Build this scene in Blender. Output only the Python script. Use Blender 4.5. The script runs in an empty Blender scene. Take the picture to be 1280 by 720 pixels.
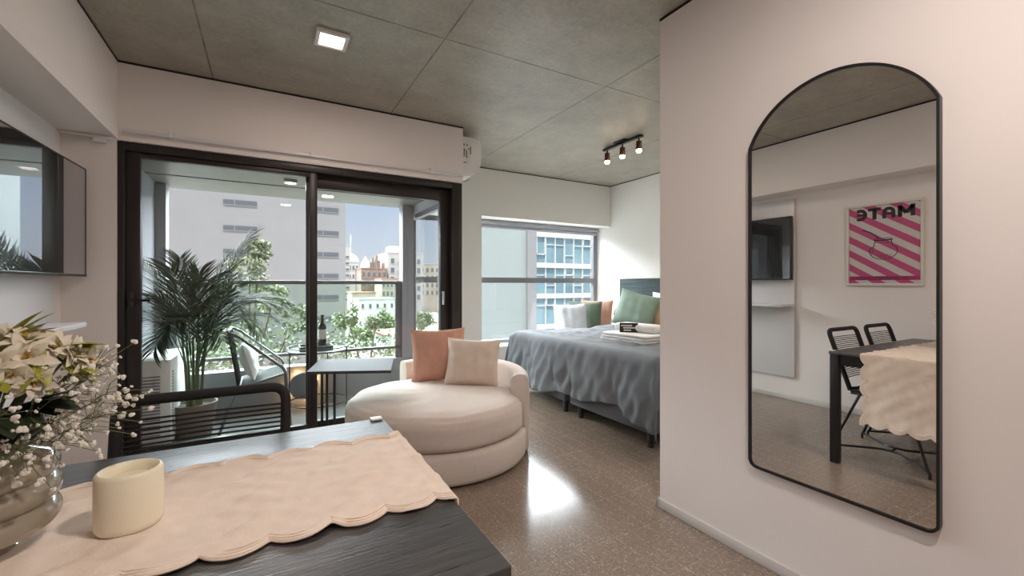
import bpy, bmesh, math, random
from mathutils import Vector, Matrix, Euler
PI = math.pi
sc = bpy.context.scene
col = sc.collection
rnd = random.Random(7)

# ------------------------------------------------------------------ camera
cam_d = bpy.data.cameras.new('camera'); cam = bpy.data.objects.new('camera', cam_d); col.objects.link(cam)
cam_d.sensor_width = 36.0
cam_d.lens = 540.0 / 1280 * 36
cam_d.clip_start = 0.02; cam_d.clip_end = 2000
cam.location = (0, 0, 1.2)
cam.rotation_euler = (PI / 2, 0, -math.atan(307 / 540))
cam_d.shift_y = -4 / 1280
sc.camera = cam
# ------------------------------------------------------------------ view, sky, sun
vs = sc.view_settings
vs.view_transform = 'Standard'; vs.look = 'None'; vs.gamma = 1.0; vs.use_curve_mapping = False
vs.exposure = 0.33
SKY_STRENGTH = 1.0
SUN_STRENGTH = 4.0
w = bpy.data.worlds.new('sky'); sc.world = w; w.use_nodes = True
wn = w.node_tree.nodes; wl = w.node_tree.links
bg = wn['Background']; bg.inputs['Strength'].default_value = SKY_STRENGTH
tc = wn.new('ShaderNodeTexCoord'); sx = wn.new('ShaderNodeSeparateXYZ'); cr = wn.new('ShaderNodeValToRGB')
wl.new(tc.outputs['Generated'], sx.inputs[0]); wl.new(sx.outputs['Z'], cr.inputs[0]); wl.new(cr.outputs[0], bg.inputs['Color'])
e = cr.color_ramp.elements
e[0].position = 0.0; e[0].color = (.60, .65, .70, 1)
e[1].position = 1.0; e[1].color = (1.4, 1.6, 2.0, 1)
m_ = e.new(.17); m_.color = (.45, .54, .68, 1)
m_ = e.new(.25); m_.color = (1.1, 1.25, 1.5, 1)
# extra sky strength added above the view, high beyond the windows, lights the rooms
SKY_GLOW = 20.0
def wmath(op, a, b=None, c=None):
    q = wn.new('ShaderNodeMath'); q.operation = op
    for i, v in enumerate((a, b, c)):
        if v is None: continue
        if hasattr(v, 'links'): wl.new(v, q.inputs[i])
        else: q.inputs[i].default_value = v
    return q.outputs[0]
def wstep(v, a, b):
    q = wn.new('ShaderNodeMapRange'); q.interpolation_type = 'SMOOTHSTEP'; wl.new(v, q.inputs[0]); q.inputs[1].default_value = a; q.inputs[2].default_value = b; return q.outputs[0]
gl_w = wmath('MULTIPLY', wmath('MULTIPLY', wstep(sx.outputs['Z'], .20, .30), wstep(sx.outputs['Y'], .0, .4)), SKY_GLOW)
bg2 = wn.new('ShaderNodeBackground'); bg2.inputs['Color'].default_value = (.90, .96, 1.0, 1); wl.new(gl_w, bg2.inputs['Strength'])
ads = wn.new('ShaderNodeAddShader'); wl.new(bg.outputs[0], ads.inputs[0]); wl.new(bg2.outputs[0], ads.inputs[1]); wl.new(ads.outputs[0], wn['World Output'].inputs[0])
w.cycles.sampling_method = 'MANUAL'; w.cycles.sample_map_resolution = 1024
sun_d = bpy.data.lights.new('sun', 'SUN'); sun = bpy.data.objects.new('sun', sun_d); col.objects.link(sun)
sun_d.energy = SUN_STRENGTH; sun_d.angle = math.radians(1.0); sun_d.color = (1, .95, .88)
sun.rotation_euler = Vector((.3, .5, -.85)).to_track_quat('-Z', 'Y').to_euler()
WARM = (1.0, .84, .745)
LAMP_POWER = 15.0          # ceiling downlights
SPOT_POWER = 9.0           # bedroom track heads

# ------------------------------------------------------------------ materials
def new_mat(name):
    m = bpy.data.materials.new(name); m.use_nodes = True
    return m, m.node_tree.nodes, m.node_tree.links, m.node_tree.nodes['Principled BSDF']
def N(nodes, t, **k):
    n = nodes.new(t)
    for a, b in k.items(): setattr(n, a, b)
    return n
def mat(name, c, rough=.6, metal=0, var=.0, scale=8, bump=0, bscale=60, spec=None, sss=0, coat=0, stretch=None, emit=None):
    m, n, l, b = new_mat(name)
    b.inputs['Base Color'].default_value = (*c, 1); b.inputs['Roughness'].default_value = rough; b.inputs['Metallic'].default_value = metal
    if spec is not None: b.inputs['Specular IOR Level'].default_value = spec
    if sss:
        b.inputs['Subsurface Weight'].default_value = sss; b.inputs['Subsurface Radius'].default_value = (.02, .015, .01); b.inputs['Subsurface Scale'].default_value = 1
    if coat: b.inputs['Coat Weight'].default_value = coat; b.inputs['Coat Roughness'].default_value = .05
    if emit: b.inputs['Emission Color'].default_value = (*emit[0], 1); b.inputs['Emission Strength'].default_value = emit[1]
    t = N(n, 'ShaderNodeTexCoord'); src = t.outputs['Object']
    if stretch:
        mp = N(n, 'ShaderNodeMapping'); mp.inputs['Scale'].default_value = stretch; l.new(src, mp.inputs[0]); src = mp.outputs[0]
    if var:
        nz = N(n, 'ShaderNodeTexNoise'); nz.inputs['Scale'].default_value = scale; nz.inputs['Detail'].default_value = 6; l.new(src, nz.inputs['Vector'])
        r = N(n, 'ShaderNodeValToRGB'); l.new(nz.outputs[0], r.inputs[0])
        r.color_ramp.elements[0].position = .3; r.color_ramp.elements[1].position = .7
        r.color_ramp.elements[0].color = (*[max(0, x * (1 - var)) for x in c], 1); r.color_ramp.elements[1].color = (*[min(1, x * (1 + var)) for x in c], 1)
        l.new(r.outputs[0], b.inputs['Base Color'])
    if bump:
        nz = N(n, 'ShaderNodeTexNoise'); nz.inputs['Scale'].default_value = bscale; nz.inputs['Detail'].default_value = 4; l.new(src, nz.inputs['Vector'])
        bp = N(n, 'ShaderNodeBump'); bp.inputs['Strength'].default_value = bump; bp.inputs['Distance'].default_value = .01
        l.new(nz.outputs[0], bp.inputs['Height']); l.new(bp.outputs[0], b.inputs['Normal'])
    return m
def glass(name, tint=(.97, .98, .98), fmin=.04, power=5.0):
    m, n, l, b = new_mat(name); n.remove(b)
    o = n['Material Output']
    tr = N(n, 'ShaderNodeBsdfTransparent'); tr.inputs[0].default_value = (*tint, 1)
    gl = N(n, 'ShaderNodeBsdfGlossy'); gl.inputs['Roughness'].default_value = .0
    fr = N(n, 'ShaderNodeFresnel'); fr.inputs['IOR'].default_value = 1.55
    ge = N(n, 'ShaderNodeNewGeometry'); om = N(n, 'ShaderNodeMath', operation='SUBTRACT'); om.inputs[0].default_value = 1.0; l.new(ge.outputs['Backfacing'], om.inputs[1])
    fm = N(n, 'ShaderNodeMath', operation='MULTIPLY'); l.new(fr.outputs[0], fm.inputs[0]); l.new(om.outputs[0], fm.inputs[1])   # one reflection per pane, none inside it
    mx = N(n, 'ShaderNodeMixShader')
    l.new(fm.outputs[0], mx.inputs[0]); l.new(tr.outputs[0], mx.inputs[1]); l.new(gl.outputs[0], mx.inputs[2]); l.new(mx.outputs[0], o.inputs[0])
    return m
def line_mask(n, l, out, off, period, width):
    a = N(n, 'ShaderNodeMath', operation='SUBTRACT'); l.new(out, a.inputs[0]); a.inputs[1].default_value = off - 20 * period
    p = N(n, 'ShaderNodeMath', operation='PINGPONG'); l.new(a.outputs[0], p.inputs[0]); p.inputs[1].default_value = period / 2
    c = N(n, 'ShaderNodeMath', operation='LESS_THAN'); l.new(p.outputs[0], c.inputs[0]); c.inputs[1].default_value = width / 2
    return c.outputs[0]
def mixc(n, l, fac, a, b, blend='MIX'):
    m = N(n, 'ShaderNodeMix', data_type='RGBA', blend_type=blend)
    if hasattr(fac, 'links'): l.new(fac, m.inputs[0])
    else: m.inputs[0].default_value = fac
    for i, v in ((6, a), (7, b)):
        if hasattr(v, 'links'): l.new(v, m.inputs[i])
        else: m.inputs[i].default_value = (*v, 1)
    return m.outputs[2]
def noise(n, l, vec, scale, detail=4, rough=.5):
    z = N(n, 'ShaderNodeTexNoise'); z.inputs['Scale'].default_value = scale; z.inputs['Detail'].default_value = detail; z.inputs['Roughness'].default_value = rough
    l.new(vec, z.inputs['Vector']); return z.outputs[0]
def ramp(n, l, fac, stops):
    r = N(n, 'ShaderNodeValToRGB'); l.new(fac, r.inputs[0]); el = r.color_ramp.elements
    while len(el) < len(stops): el.new(.5)
    for k, (p, c) in enumerate(stops): el[k].position = p; el[k].color = (*c, 1)
    return r.outputs[0]

def terrazzo():
    m, n, l, b = new_mat('terrazzo_tiles')
    t = N(n, 'ShaderNodeTexCoord').outputs['Object']
    s = N(n, 'ShaderNodeSeparateXYZ'); l.new(t, s.inputs[0])
    big = noise(n, l, t, 1.3, 3)
    base = ramp(n, l, big, [(.3, (.21, .155, .118)), (.7, (.26, .20, .155))])
    v = N(n, 'ShaderNodeTexVoronoi'); v.inputs['Scale'].default_value = 170; l.new(t, v.inputs['Vector'])
    chips = ramp(n, l, v.outputs['Color'], [(.0, (.12, .085, .065)), (.45, (.24, .18, .14)), (.80, (.30, .235, .18)), (.93, (.6, .52, .43))])
    c1 = mixc(n, l, .62, base, chips)
    lx = line_mask(n, l, s.outputs['X'], 1.335, .105, .0025); ly = line_mask(n, l, s.outputs['Y'], 2.16, .31, .0025)
    mx = N(n, 'ShaderNodeMath', operation='MAXIMUM'); l.new(lx, mx.inputs[0]); l.new(ly, mx.inputs[1])
    mf = N(n, 'ShaderNodeMath', operation='MULTIPLY'); l.new(mx.outputs[0], mf.inputs[0]); mf.inputs[1].default_value = .18
    c2 = mixc(n, l, mf.outputs[0], c1, (.30, .25, .2))
    l.new(c2, b.inputs['Base Color'])
    rr = N(n, 'ShaderNodeMapRange'); l.new(noise(n, l, t, 9, 4), rr.inputs[0]); rr.inputs[3].default_value = .11; rr.inputs[4].default_value = .21
    jr = N(n, 'ShaderNodeMath', operation='MULTIPLY_ADD'); l.new(mx.outputs[0], jr.inputs[0]); jr.inputs[1].default_value = .35; l.new(rr.outputs[0], jr.inputs[2]); l.new(jr.outputs[0], b.inputs['Roughness'])
    b.inputs['IOR'].default_value = 1.46
    return m
def concrete(name, c=(.27, .24, .20), joints=True):
    m, n, l, b = new_mat(name)
    t = N(n, 'ShaderNodeTexCoord').outputs['Object']
    s = N(n, 'ShaderNodeSeparateXYZ'); l.new(t, s.inputs[0])
    a = noise(n, l, t, 1.2, 9, .62)
    mp = N(n, 'ShaderNodeMapping'); mp.inputs['Scale'].default_value = (1.5, 5, 1); mp.inputs['Rotation'].default_value = (0, 0, .9); l.new(t, mp.inputs[0])
    streak = noise(n, l, mp.outputs[0], 2.2, 8, .65)
    fine = noise(n, l, t, 38, 6, .7)
    d = lambda k: tuple(x * k for x in c)
    c1 = ramp(n, l, a, [(.34, d(.62)), (.5, c), (.66, d(1.35))])
    c2 = mixc(n, l, .22, c1, ramp(n, l, streak, [(.35, d(.55)), (.68, d(1.5))]))
    c2 = mixc(n, l, .5, c2, ramp(n, l, noise(n, l, t, 4.2, 8, .7), [(.33, d(.55)), (.5, d(1.0)), (.66, d(1.5))]))
    c3 = mixc(n, l, .42, c2, ramp(n, l, fine, [(.3, d(.65)), (.72, d(1.4))]))
    if joints:
        lx = line_mask(n, l, s.outputs['X'], .905, 1.228, .010); ly = line_mask(n, l, s.outputs['Y'], 2.38, 2.44, .011)
        mx = N(n, 'ShaderNodeMath', operation='MAXIMUM'); l.new(lx, mx.inputs[0]); l.new(ly, mx.inputs[1])
        nf = N(n, 'ShaderNodeMapRange'); l.new(noise(n, l, t, 5, 3), nf.inputs[0]); nf.inputs[1].default_value = .3; nf.inputs[2].default_value = .6; nf.inputs[3].default_value = .45; nf.inputs[4].default_value = .95
        mf = N(n, 'ShaderNodeMath', operation='MULTIPLY'); l.new(mx.outputs[0], mf.inputs[0]); l.new(nf.outputs[0], mf.inputs[1])
        c3 = mixc(n, l, mf.outputs[0], c3, d(.3))
        bx = noise(n, l, t, 1.5, 2)
    l.new(c3, b.inputs['Base Color'])
    b.inputs['Roughness'].default_value = .38
    bp = N(n, 'ShaderNodeBump'); bp.inputs['Strength'].default_value = .15; bp.inputs['Distance'].default_value = .01; l.new(fine, bp.inputs['Height']); l.new(bp.outputs[0], b.inputs['Normal'])
    return m
def wood_black():
    m, n, l, b = new_mat('black_ash_wood')
    t = N(n, 'ShaderNodeTexCoord').outputs['Object']
    mp = N(n, 'ShaderNodeMapping'); mp.inputs['Scale'].default_value = (3, 70, 30); l.new(t, mp.inputs[0])
    g = noise(n, l, mp.outputs[0], 2.0, 6, .6)
    l.new(ramp(n, l, g, [(.3, (.010, .010, .011)), (.7, (.028, .027, .028))]), b.inputs['Base Color'])
    rr = N(n, 'ShaderNodeMapRange'); l.new(g, rr.inputs[0]); rr.inputs[1].default_value = .3; rr.inputs[2].default_value = .7; rr.inputs[3].default_value = .24; rr.inputs[4].default_value = .52; b.inputs['IOR'].default_value = 2.2; l.new(rr.outputs[0], b.inputs['Roughness'])
    bp = N(n, 'ShaderNodeBump'); bp.inputs['Strength'].default_value = .5; bp.inputs['Distance'].default_value = .003; l.new(g, bp.inputs['Height']); l.new(bp.outputs[0], b.inputs['Normal'])
    return m
def screen():
    m, n, l, b = new_mat('television_screen')
    b.inputs['Base Color'].default_value = (.006, .006, .007, 1); b.inputs['Roughness'].default_value = .25
    gl = N(n, 'ShaderNodeBsdfGlossy'); gl.inputs['Roughness'].default_value = .015; gl.inputs[0].default_value = (.95, .96, 1, 1)
    lw = N(n, 'ShaderNodeLayerWeight'); lw.inputs['Blend'].default_value = .5
    pw = N(n, 'ShaderNodeMath', operation='POWER'); l.new(lw.outputs['Facing'], pw.inputs[0]); pw.inputs[1].default_value = 1.6
    ma = N(n, 'ShaderNodeMath', operation='MULTIPLY_ADD'); l.new(pw.outputs[0], ma.inputs[0]); ma.inputs[1].default_value = .80; ma.inputs[2].default_value = .04
    mx = N(n, 'ShaderNodeMixShader'); l.new(ma.outputs[0], mx.inputs[0]); l.new(b.outputs[0], mx.inputs[1]); l.new(gl.outputs[0], mx.inputs[2]); l.new(mx.outputs[0], n['Material Output'].inputs[0])
    return m
def poster_print():
    m, n, l, b = new_mat('striped_poster_paper')
    t = N(n, 'ShaderNodeTexCoord').outputs['Object']
    s = N(n, 'ShaderNodeSeparateXYZ'); l.new(t, s.inputs[0])
    a = N(n, 'ShaderNodeMath', operation='MULTIPLY'); l.new(s.outputs['Y'], a.inputs[0]); a.inputs[1].default_value = .66
    d = N(n, 'ShaderNodeMath', operation='SUBTRACT'); l.new(s.outputs['Z'], d.inputs[0]); l.new(a.outputs[0], d.inputs[1])
    msk = line_mask(n, l, d.outputs[0], .02, .128, .064)
    l.new(mixc(n, l, msk, (.60, .55, .54), (.50, .065, .19)), b.inputs['Base Color'])
    b.inputs['Roughness'].default_value = .35
    return m
def facade(name, c, bands):
    m, n, l, b = new_mat(name)
    t = N(n, 'ShaderNodeTexCoord').outputs['Object']; s = N(n, 'ShaderNodeSeparateXYZ'); l.new(t, s.inputs[0])
    k = ramp(n, l, noise(n, l, t, .25, 5, .6), [(.3, tuple(x * .93 for x in c)), (.7, c)])
    lz = line_mask(n, l, s.outputs['Z'], .9, bands, .06)
    mf = N(n, 'ShaderNodeMath', operation='MULTIPLY'); l.new(lz, mf.inputs[0]); mf.inputs[1].default_value = .35
    l.new(mixc(n, l, mf.outputs[0], k, tuple(x * .75 for x in c)), b.inputs['Base Color']); b.inputs['Roughness'].default_value = .85
    return m

M = dict(
    wall=mat('white_plaster', (.84, .785, .76), .75, var=.015, scale=2, bump=.03, bscale=120),
    wallbed=mat('off_white_bedroom_plaster', (.80, .79, .75), .75, var=.015, scale=2, bump=.03, bscale=120), wallin=mat('white_paint', (.78, .76, .73), .6),
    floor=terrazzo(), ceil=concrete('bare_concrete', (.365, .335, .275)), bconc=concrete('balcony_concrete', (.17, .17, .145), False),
    gap=mat('shadow_gap_black', (.01, .009, .008), .8),
    base=mat('grey_baseboard', (.60, .56, .53), .5), alu=mat('dark_bronze_aluminium', (.030, .025, .023), .38, .3),
    alu_grey=mat('grey_aluminium', (.16, .16, .17), .4, .3), glass=glass('clear_glass'), rglass=glass('green_tinted_glass', (.86, .94, .89)),
    white=mat('white_laminate', (.74, .73, .74), .35), grout=mat('grey_balcony_tile', (.15, .145, .15), .35, var=.12, scale=5),
    gpaint=mat('grey_paint', (.20, .205, .225), .7), lpaint=mat('light_grey_paint', (.34, .345, .37), .7),
    wood=wood_black(), black=mat('black_powder_coat', (.012, .012, .013), .4), rope=mat('black_rope', (.010, .010, .011), .75, bump=.4, bscale=300),
    runner=mat('cream_linen', (.85, .72, .61), .85, var=.05, scale=30, bump=.15, bscale=260), runner_trim=mat('cream_linen_trim', (.88, .76, .66), .8),
    wax=mat('cream_wax', (.85, .78, .62), .38, sss=.25), wax2=mat('pale_wax', (.86, .80, .60), .5),
    fabric=mat('oatmeal_upholstery', (.70, .61, .55), .92, var=.03, scale=40, bump=.2, bscale=350),
    pink=mat('dusty_pink_cotton', (.60, .335, .25), .9, var=.04, scale=20, bump=.15, bscale=250), cream=mat('cream_cotton', (.70, .58, .49), .9, var=.03, scale=20, bump=.2, bscale=250),
    duvet=mat('slate_grey_cotton', (.15, .16, .172), .85, var=.06, scale=6, bump=.2, bscale=150), bedbase=mat('charcoal_bed_base', (.10, .10, .11), .9, bump=.2, bscale=300),
    sheet=mat('white_cotton', (.80, .80, .80), .9, bump=.1, bscale=200), towel=mat('white_terry', (.82, .80, .78), .95, bump=.6, bscale=420),
    green=mat('sage_green_cotton', (.20, .27, .215), .85, var=.06, scale=12, bump=.15, bscale=200), olive=mat('olive_green_cotton', (.13, .17, .12), .9, bump=.15, bscale=200), brown=mat('ochre_cotton', (.30, .21, .12), .9),
    palecush=mat('pale_blue_grey_cotton', (.60, .63, .66), .9, var=.08, scale=10, bump=.15, bscale=200),
    headb=mat('grey_green_wood', (.050, .066, .066), .8, spec=.12, var=.35, scale=3, stretch=(1, 1, 14)),
    mirror=mat('mirror_silver', (.88, .88, .87), .0, 1.0), screen=screen(), tvb=mat('black_tv_plastic', (.010, .010, .011), .3), tvs=mat('dark_bezel', (.03, .027, .026), .35),
    poster=poster_print(), ink=mat('black_ink', (.02, .018, .02), .5), magenta=mat('magenta_ink', (.42, .02, .16), .5), frame_w=mat('cream_frame', (.74, .69, .62), .4),
    plastic=mat('white_plastic', (.78, .78, .76), .35), dplastic=mat('grey_print', (.25, .25, .26), .5), orange=mat('orange_print', (.7, .25, .05), .5),
    copper=mat('bronze_lamp_metal', (.10, .05, .03), .35, .7),
    bulb=mat('warm_bulb', (1, .9, .7), .3, emit=((1.0, .72, .42), 14)), lens=mat('downlight_lens', (1, .95, .85), .3, emit=((1.0, .80, .58), 9)),
    glow=mat('lamp_glow_ring', (1, .8, .5), .3, emit=((1.0, .62, .28), 6)),
    leaf=mat('palm_leaf', (.065, .10, .06), .6, spec=.12, var=.35, scale=9), stem=mat('palm_stem', (.10, .13, .06), .6), pot=mat('beige_planter', (.20, .17, .14), .8, var=.1), soil=mat('soil', (.03, .02, .015), .95),
    tleaf=mat('tree_leaf', (.18, .205, .11), .6, var=.5, scale=2), tleaf2=mat('far_tree_leaf', (.17, .22, .085), .7, var=.4, scale=.4), bark=mat('tree_bark', (.12, .09, .06), .9, var=.3),
    petal=mat('ivory_petal', (.78, .71, .56), .6, sss=.15), blossom=mat('white_blossom', (.84, .80, .73), .7), bud=mat('yellow_stamen', (.55, .33, .05), .7),
    dleaf=mat('dark_green_leaf', (.02, .035, .012), .5, var=.3, scale=30), gleaf=mat('yellow_green_leaf', (.34, .33, .04), .45, var=.3, scale=30), fstem=mat('green_stem', (.07, .10, .03), .6), dryst=mat('thin_stem', (.16, .17, .08), .7),
    bottle=mat('dark_bottle_glass', (.015, .02, .018), .08, spec=.8), paper=mat('label_paper', (.5, .48, .45), .7), paperb=mat('black_card', (.008, .008, .009), .5), lett=mat('white_print', (.75, .72, .68), .6),
    bwhite=facade('white_rendered_facade', (.255, .24, .235), 3.0), bpale=facade('pale_green_facade', (.295, .33, .315), 6.5), slit=mat('dark_slit_glass', (.10, .10, .11), .3),
    pier=mat('grey_concrete_pier', (.25, .245, .24), .85), cwall=mat('white_mullion', (.58, .59, .58), .5), cglass=mat('blue_curtain_glass', (.17, .27, .31), .12, var=.25, scale=.5, spec=.8),
    brick=mat('weathered_brick', (.22, .165, .135), .9, var=.25, scale=.6), beige=mat('beige_render', (.36, .31, .25), .9, var=.12, scale=.4), bgrey=mat('pale_grey_render', (.36, .35, .33), .9, var=.06, scale=.3),
    tile=mat('terracotta_roof', (.30, .16, .11), .9, var=.2, scale=2), street=mat('street_paving', (.24, .235, .215), .9, var=.2, scale=.3), winglass=mat('dark_window', (.10, .11, .12), .25), steel=mat('brushed_steel', (.4, .4, .41), .35, .9),
)
def smoky():
    m, n, l, b = new_mat('smoky_taupe_glass')
    b.inputs['Base Color'].default_value = (.34, .295, .225, 1); b.inputs['Roughness'].default_value = .06; b.inputs['Coat Weight'].default_value = .6; b.inputs['Coat Roughness'].default_value = .03
    b.inputs['Specular IOR Level'].default_value = .7
    tr = N(n, 'ShaderNodeBsdfTransparent'); tr.inputs[0].default_value = (.75, .68, .56, 1)
    mx = N(n, 'ShaderNodeMixShader'); mx.inputs[0].default_value = .11
    l.new(b.outputs[0], mx.inputs[1]); l.new(tr.outputs[0], mx.inputs[2]); l.new(mx.outputs[0], n['Material Output'].inputs[0])
    return m
M['smoky'] = smoky()

# ------------------------------------------------------------------ mesh builder
class MB:
    def __init__(s): s.v = []; s.f = []
    def add(s, vs_, fs_, T=None):
        o = len(s.v)
        s.v += [tuple(T @ Vector(p)) if T else tuple(p) for p in vs_]
        s.f += [tuple(i + o for i in f) for f in fs_]
        return s
    def box(s, x0, x1, y0, y1, z0, z1, bev=0, T=None, seg=2):
        if not bev:
            v = [(x, y, z) for x in (x0, x1) for y in (y0, y1) for z in (z0, z1)]
            return s.add(v, [(0, 1, 3, 2), (4, 6, 7, 5), (0, 4, 5, 1), (2, 3, 7, 6), (0, 2, 6, 4), (1, 5, 7, 3)], T)
        bm = bmesh.new(); bmesh.ops.create_cube(bm, size=1)
        for q in bm.verts: q.co = Vector(((x0 + x1) / 2 + q.co.x * (x1 - x0), (y0 + y1) / 2 + q.co.y * (y1 - y0), (z0 + z1) / 2 + q.co.z * (z1 - z0)))
        bmesh.ops.bevel(bm, geom=bm.edges[:], offset=bev, segments=seg, affect='EDGES', profile=.5)
        bm.verts.index_update()
        s.add([q.co[:] for q in bm.verts], [[q.index for q in f.verts] for f in bm.faces], T); bm.free(); return s
    def tube(s, pts, r, n=8, closed=False, cap=True, T=None):
        P = [Vector(p) for p in pts]; k = len(P); rs = r if isinstance(r, (list, tuple)) else [r] * k
        tan = []
        for i in range(k):
            a = P[(i - 1) % k] if (closed or i) else P[0]; b = P[(i + 1) % k] if (closed or i < k - 1) else P[-1]
            t = b - a; tan.append(t.normalized() if t.length > 1e-9 else Vector((0, 0, 1)))
        up = Vector((0, 0, 1)) if abs(tan[0].z) < .9 else Vector((1, 0, 0))
        u = tan[0].cross(up).normalized(); vs_ = []
        for i in range(k):
            u = (u - tan[i] * u.dot(tan[i])); u = u.normalized() if u.length > 1e-6 else tan[i].orthogonal().normalized()
            w_ = tan[i].cross(u)
            vs_ += [P[i] + (u * math.cos(2 * PI * j / n) + w_ * math.sin(2 * PI * j / n)) * rs[i] for j in range(n)]
        fs_ = []
        for i in range(k if closed else k - 1):
            a, b = i * n, ((i + 1) % k) * n
            fs_ += [(a + j, a + (j + 1) % n, b + (j + 1) % n, b + j) for j in range(n)]
        if cap and not closed: fs_ += [tuple(range(n))[::-1], tuple(range((k - 1) * n, k * n))]
        return s.add(vs_, fs_, T)
    def lathe(s, prof, c=(0, 0, 0), n=32, T=None):
        vs_ = []; k = len(prof)
        for (r, z) in prof: vs_ += [(c[0] + r * math.cos(2 * PI * j / n), c[1] + r * math.sin(2 * PI * j / n), c[2] + z) for j in range(n)]
        fs_ = []
        for i in range(k - 1): fs_ += [(i * n + j, i * n + (j + 1) % n, (i + 1) * n + (j + 1) % n, (i + 1) * n + j) for j in range(n)]
        if prof[0][0] > 1e-5: fs_.append(tuple(range(n))[::-1])
        if prof[-1][0] > 1e-5: fs_.append(tuple(range((k - 1) * n, k * n)))
        return s.add(vs_, fs_, T)
    def grid(s, nu, nv, fn, T=None, flip=False):
        vs_ = [fn(i / (nu - 1), j / (nv - 1)) for i in range(nu) for j in range(nv)]
        fs_ = [(i * nv + j, (i + 1) * nv + j, (i + 1) * nv + j + 1, i * nv + j + 1) for i in range(nu - 1) for j in range(nv - 1)]
        if flip: fs_ = [f[::-1] for f in fs_]
        return s.add(vs_, fs_, T)
    def prism(s, poly, axis, a, b, T=None):           # poly of 2-D points extruded along axis ('x','y','z')
        def P(p, q): return {'x': (q, p[0], p[1]), 'y': (p[0], q, p[1]), 'z': (p[0], p[1], q)}[axis]
        k = len(poly); vs_ = [P(p, a) for p in poly] + [P(p, b) for p in poly]
        return s.add(vs_, [tuple(range(k))[::-1], tuple(range(k, 2 * k))] + [(i, (i + 1) % k, k + (i + 1) % k, k + i) for i in range(k)], T)
    def ball(s, c, r, n=8, m=5, sq=(1, 1, 1)):
        return s.lathe([(max(1e-6, r * math.sin(PI * i / m)), -r * math.cos(PI * i / m) * sq[2]) for i in range(m + 1)], c, n)
    def build(s, name, material, parent=None, local=False, smooth=True, angle=40, solid=0, sub=0):
        off = Vector((0, 0, 0))
        if parent and not local:
            q = parent
            while q: off += q.location; q = q.parent
        me = bpy.data.meshes.new(name); me.from_pydata([tuple(Vector(p) - off) for p in s.v], [], s.f); me.update()
        bm = bmesh.new(); bm.from_mesh(me); bmesh.ops.recalc_face_normals(bm, faces=bm.faces[:]); bm.to_mesh(me); bm.free()
        if smooth:
            me.shade_smooth()
            try: me.set_sharp_from_angle(angle=math.radians(angle))
            except Exception: pass
        me.materials.append(material)
        o = bpy.data.objects.new(name, me); col.objects.link(o)
        if parent: o.parent = parent
        if solid:
            md = o.modifiers.new('thick', 'SOLIDIFY'); md.thickness = solid; md.offset = 0
        if sub:
            md = o.modifiers.new('sub', 'SUBSURF'); md.levels = sub; md.render_levels = sub
        return o
def thing(name, label, cat, loc=(0, 0, 0), rz=0, group=None):
    o = bpy.data.objects.new(name, None); col.objects.link(o); o.empty_display_size = .1
    o.location = loc; o.rotation_euler = (0, 0, rz); return tag(o, label, cat, group)
def tag(o, label, cat, group=None, kind=None):
    o['label'] = label; o['category'] = cat
    if group: o['group'] = group
    if kind: o['kind'] = kind
    return o
def struct(name, mb, m, parent=None, **k):
    o = mb.build(name, m, parent, **k); o['kind'] = 'structure'; return o
def dup(root, loc, rz, label, group=None):
    r = root.copy(); col.objects.link(r); r.location = loc; r.rotation_euler = (0, 0, rz); r['label'] = label
    if group: r['group'] = group
    for ch in list(root.children):
        c = ch.copy(); col.objects.link(c); c.parent = r
        for g in ch.children:
            d = g.copy(); col.objects.link(d); d.parent = c
    return r
def light(name, kind, loc, power, color=WARM, size=.1, parent=None, direction=None, spot=None, blend=.5):
    d = bpy.data.lights.new(name, kind); d.energy = power; d.color = color
    if kind == 'AREA': d.size = size
    else: d.shadow_soft_size = size
    if spot: d.spot_size = spot; d.spot_blend = blend
    o = bpy.data.objects.new(name, d); col.objects.link(o)
    if parent:
        o.parent = parent; o.location = Vector(loc) - parent.location
    else: o.location = loc
    if direction: o.rotation_euler = Vector(direction).to_track_quat('-Z', 'Y').to_euler()
    return o

# ------------------------------------------------------------------ setting
H = 2.634; XL = -1.09; XM = 1.85; YW = 3.64; YB = 4.766; XB = 4.36; YG = 5.05; YBACK = -1.7
struct('floor', MB().box(XL - .1, XB + .1, YBACK - .1, YW + .06, -.15, 0).box(1.42, XB + .1, YW + .06, YG + .1, -.15, 0), M['floor'])
struct('ceiling', MB().box(XL - .1, XB + .1, YBACK - .1, YG + .1, H, H + .2), M['ceil'])
struct('wall_left', MB().box(XL - .12, XL, YBACK - .1, YW + .2, 0, H), M['wall'])
struct('wall_rear', MB().box(XL - .1, XM + .1, YBACK - .12, YBACK, 0, H), M['wall'])
struct('wall_mirror', MB().box(XM, XB, YBACK - .1, 1.635, 0, H), M['wall'])
struct('wall_headboard', MB().box(XB, XB + .12, 1.0, YG + .1, 0, H), M['wallbed'])
struct('trim_1', MB().box(XL, -.825, YBACK, YW, 2.13, H), M['wall'])                       # boxed beam along the left wall
struct('wall_door', MB().box(XL, -.832, YW, YW + .2, 0, H).box(-.84, 1.556, YW, YW + .2, 2.127, H), M['wall'])
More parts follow.
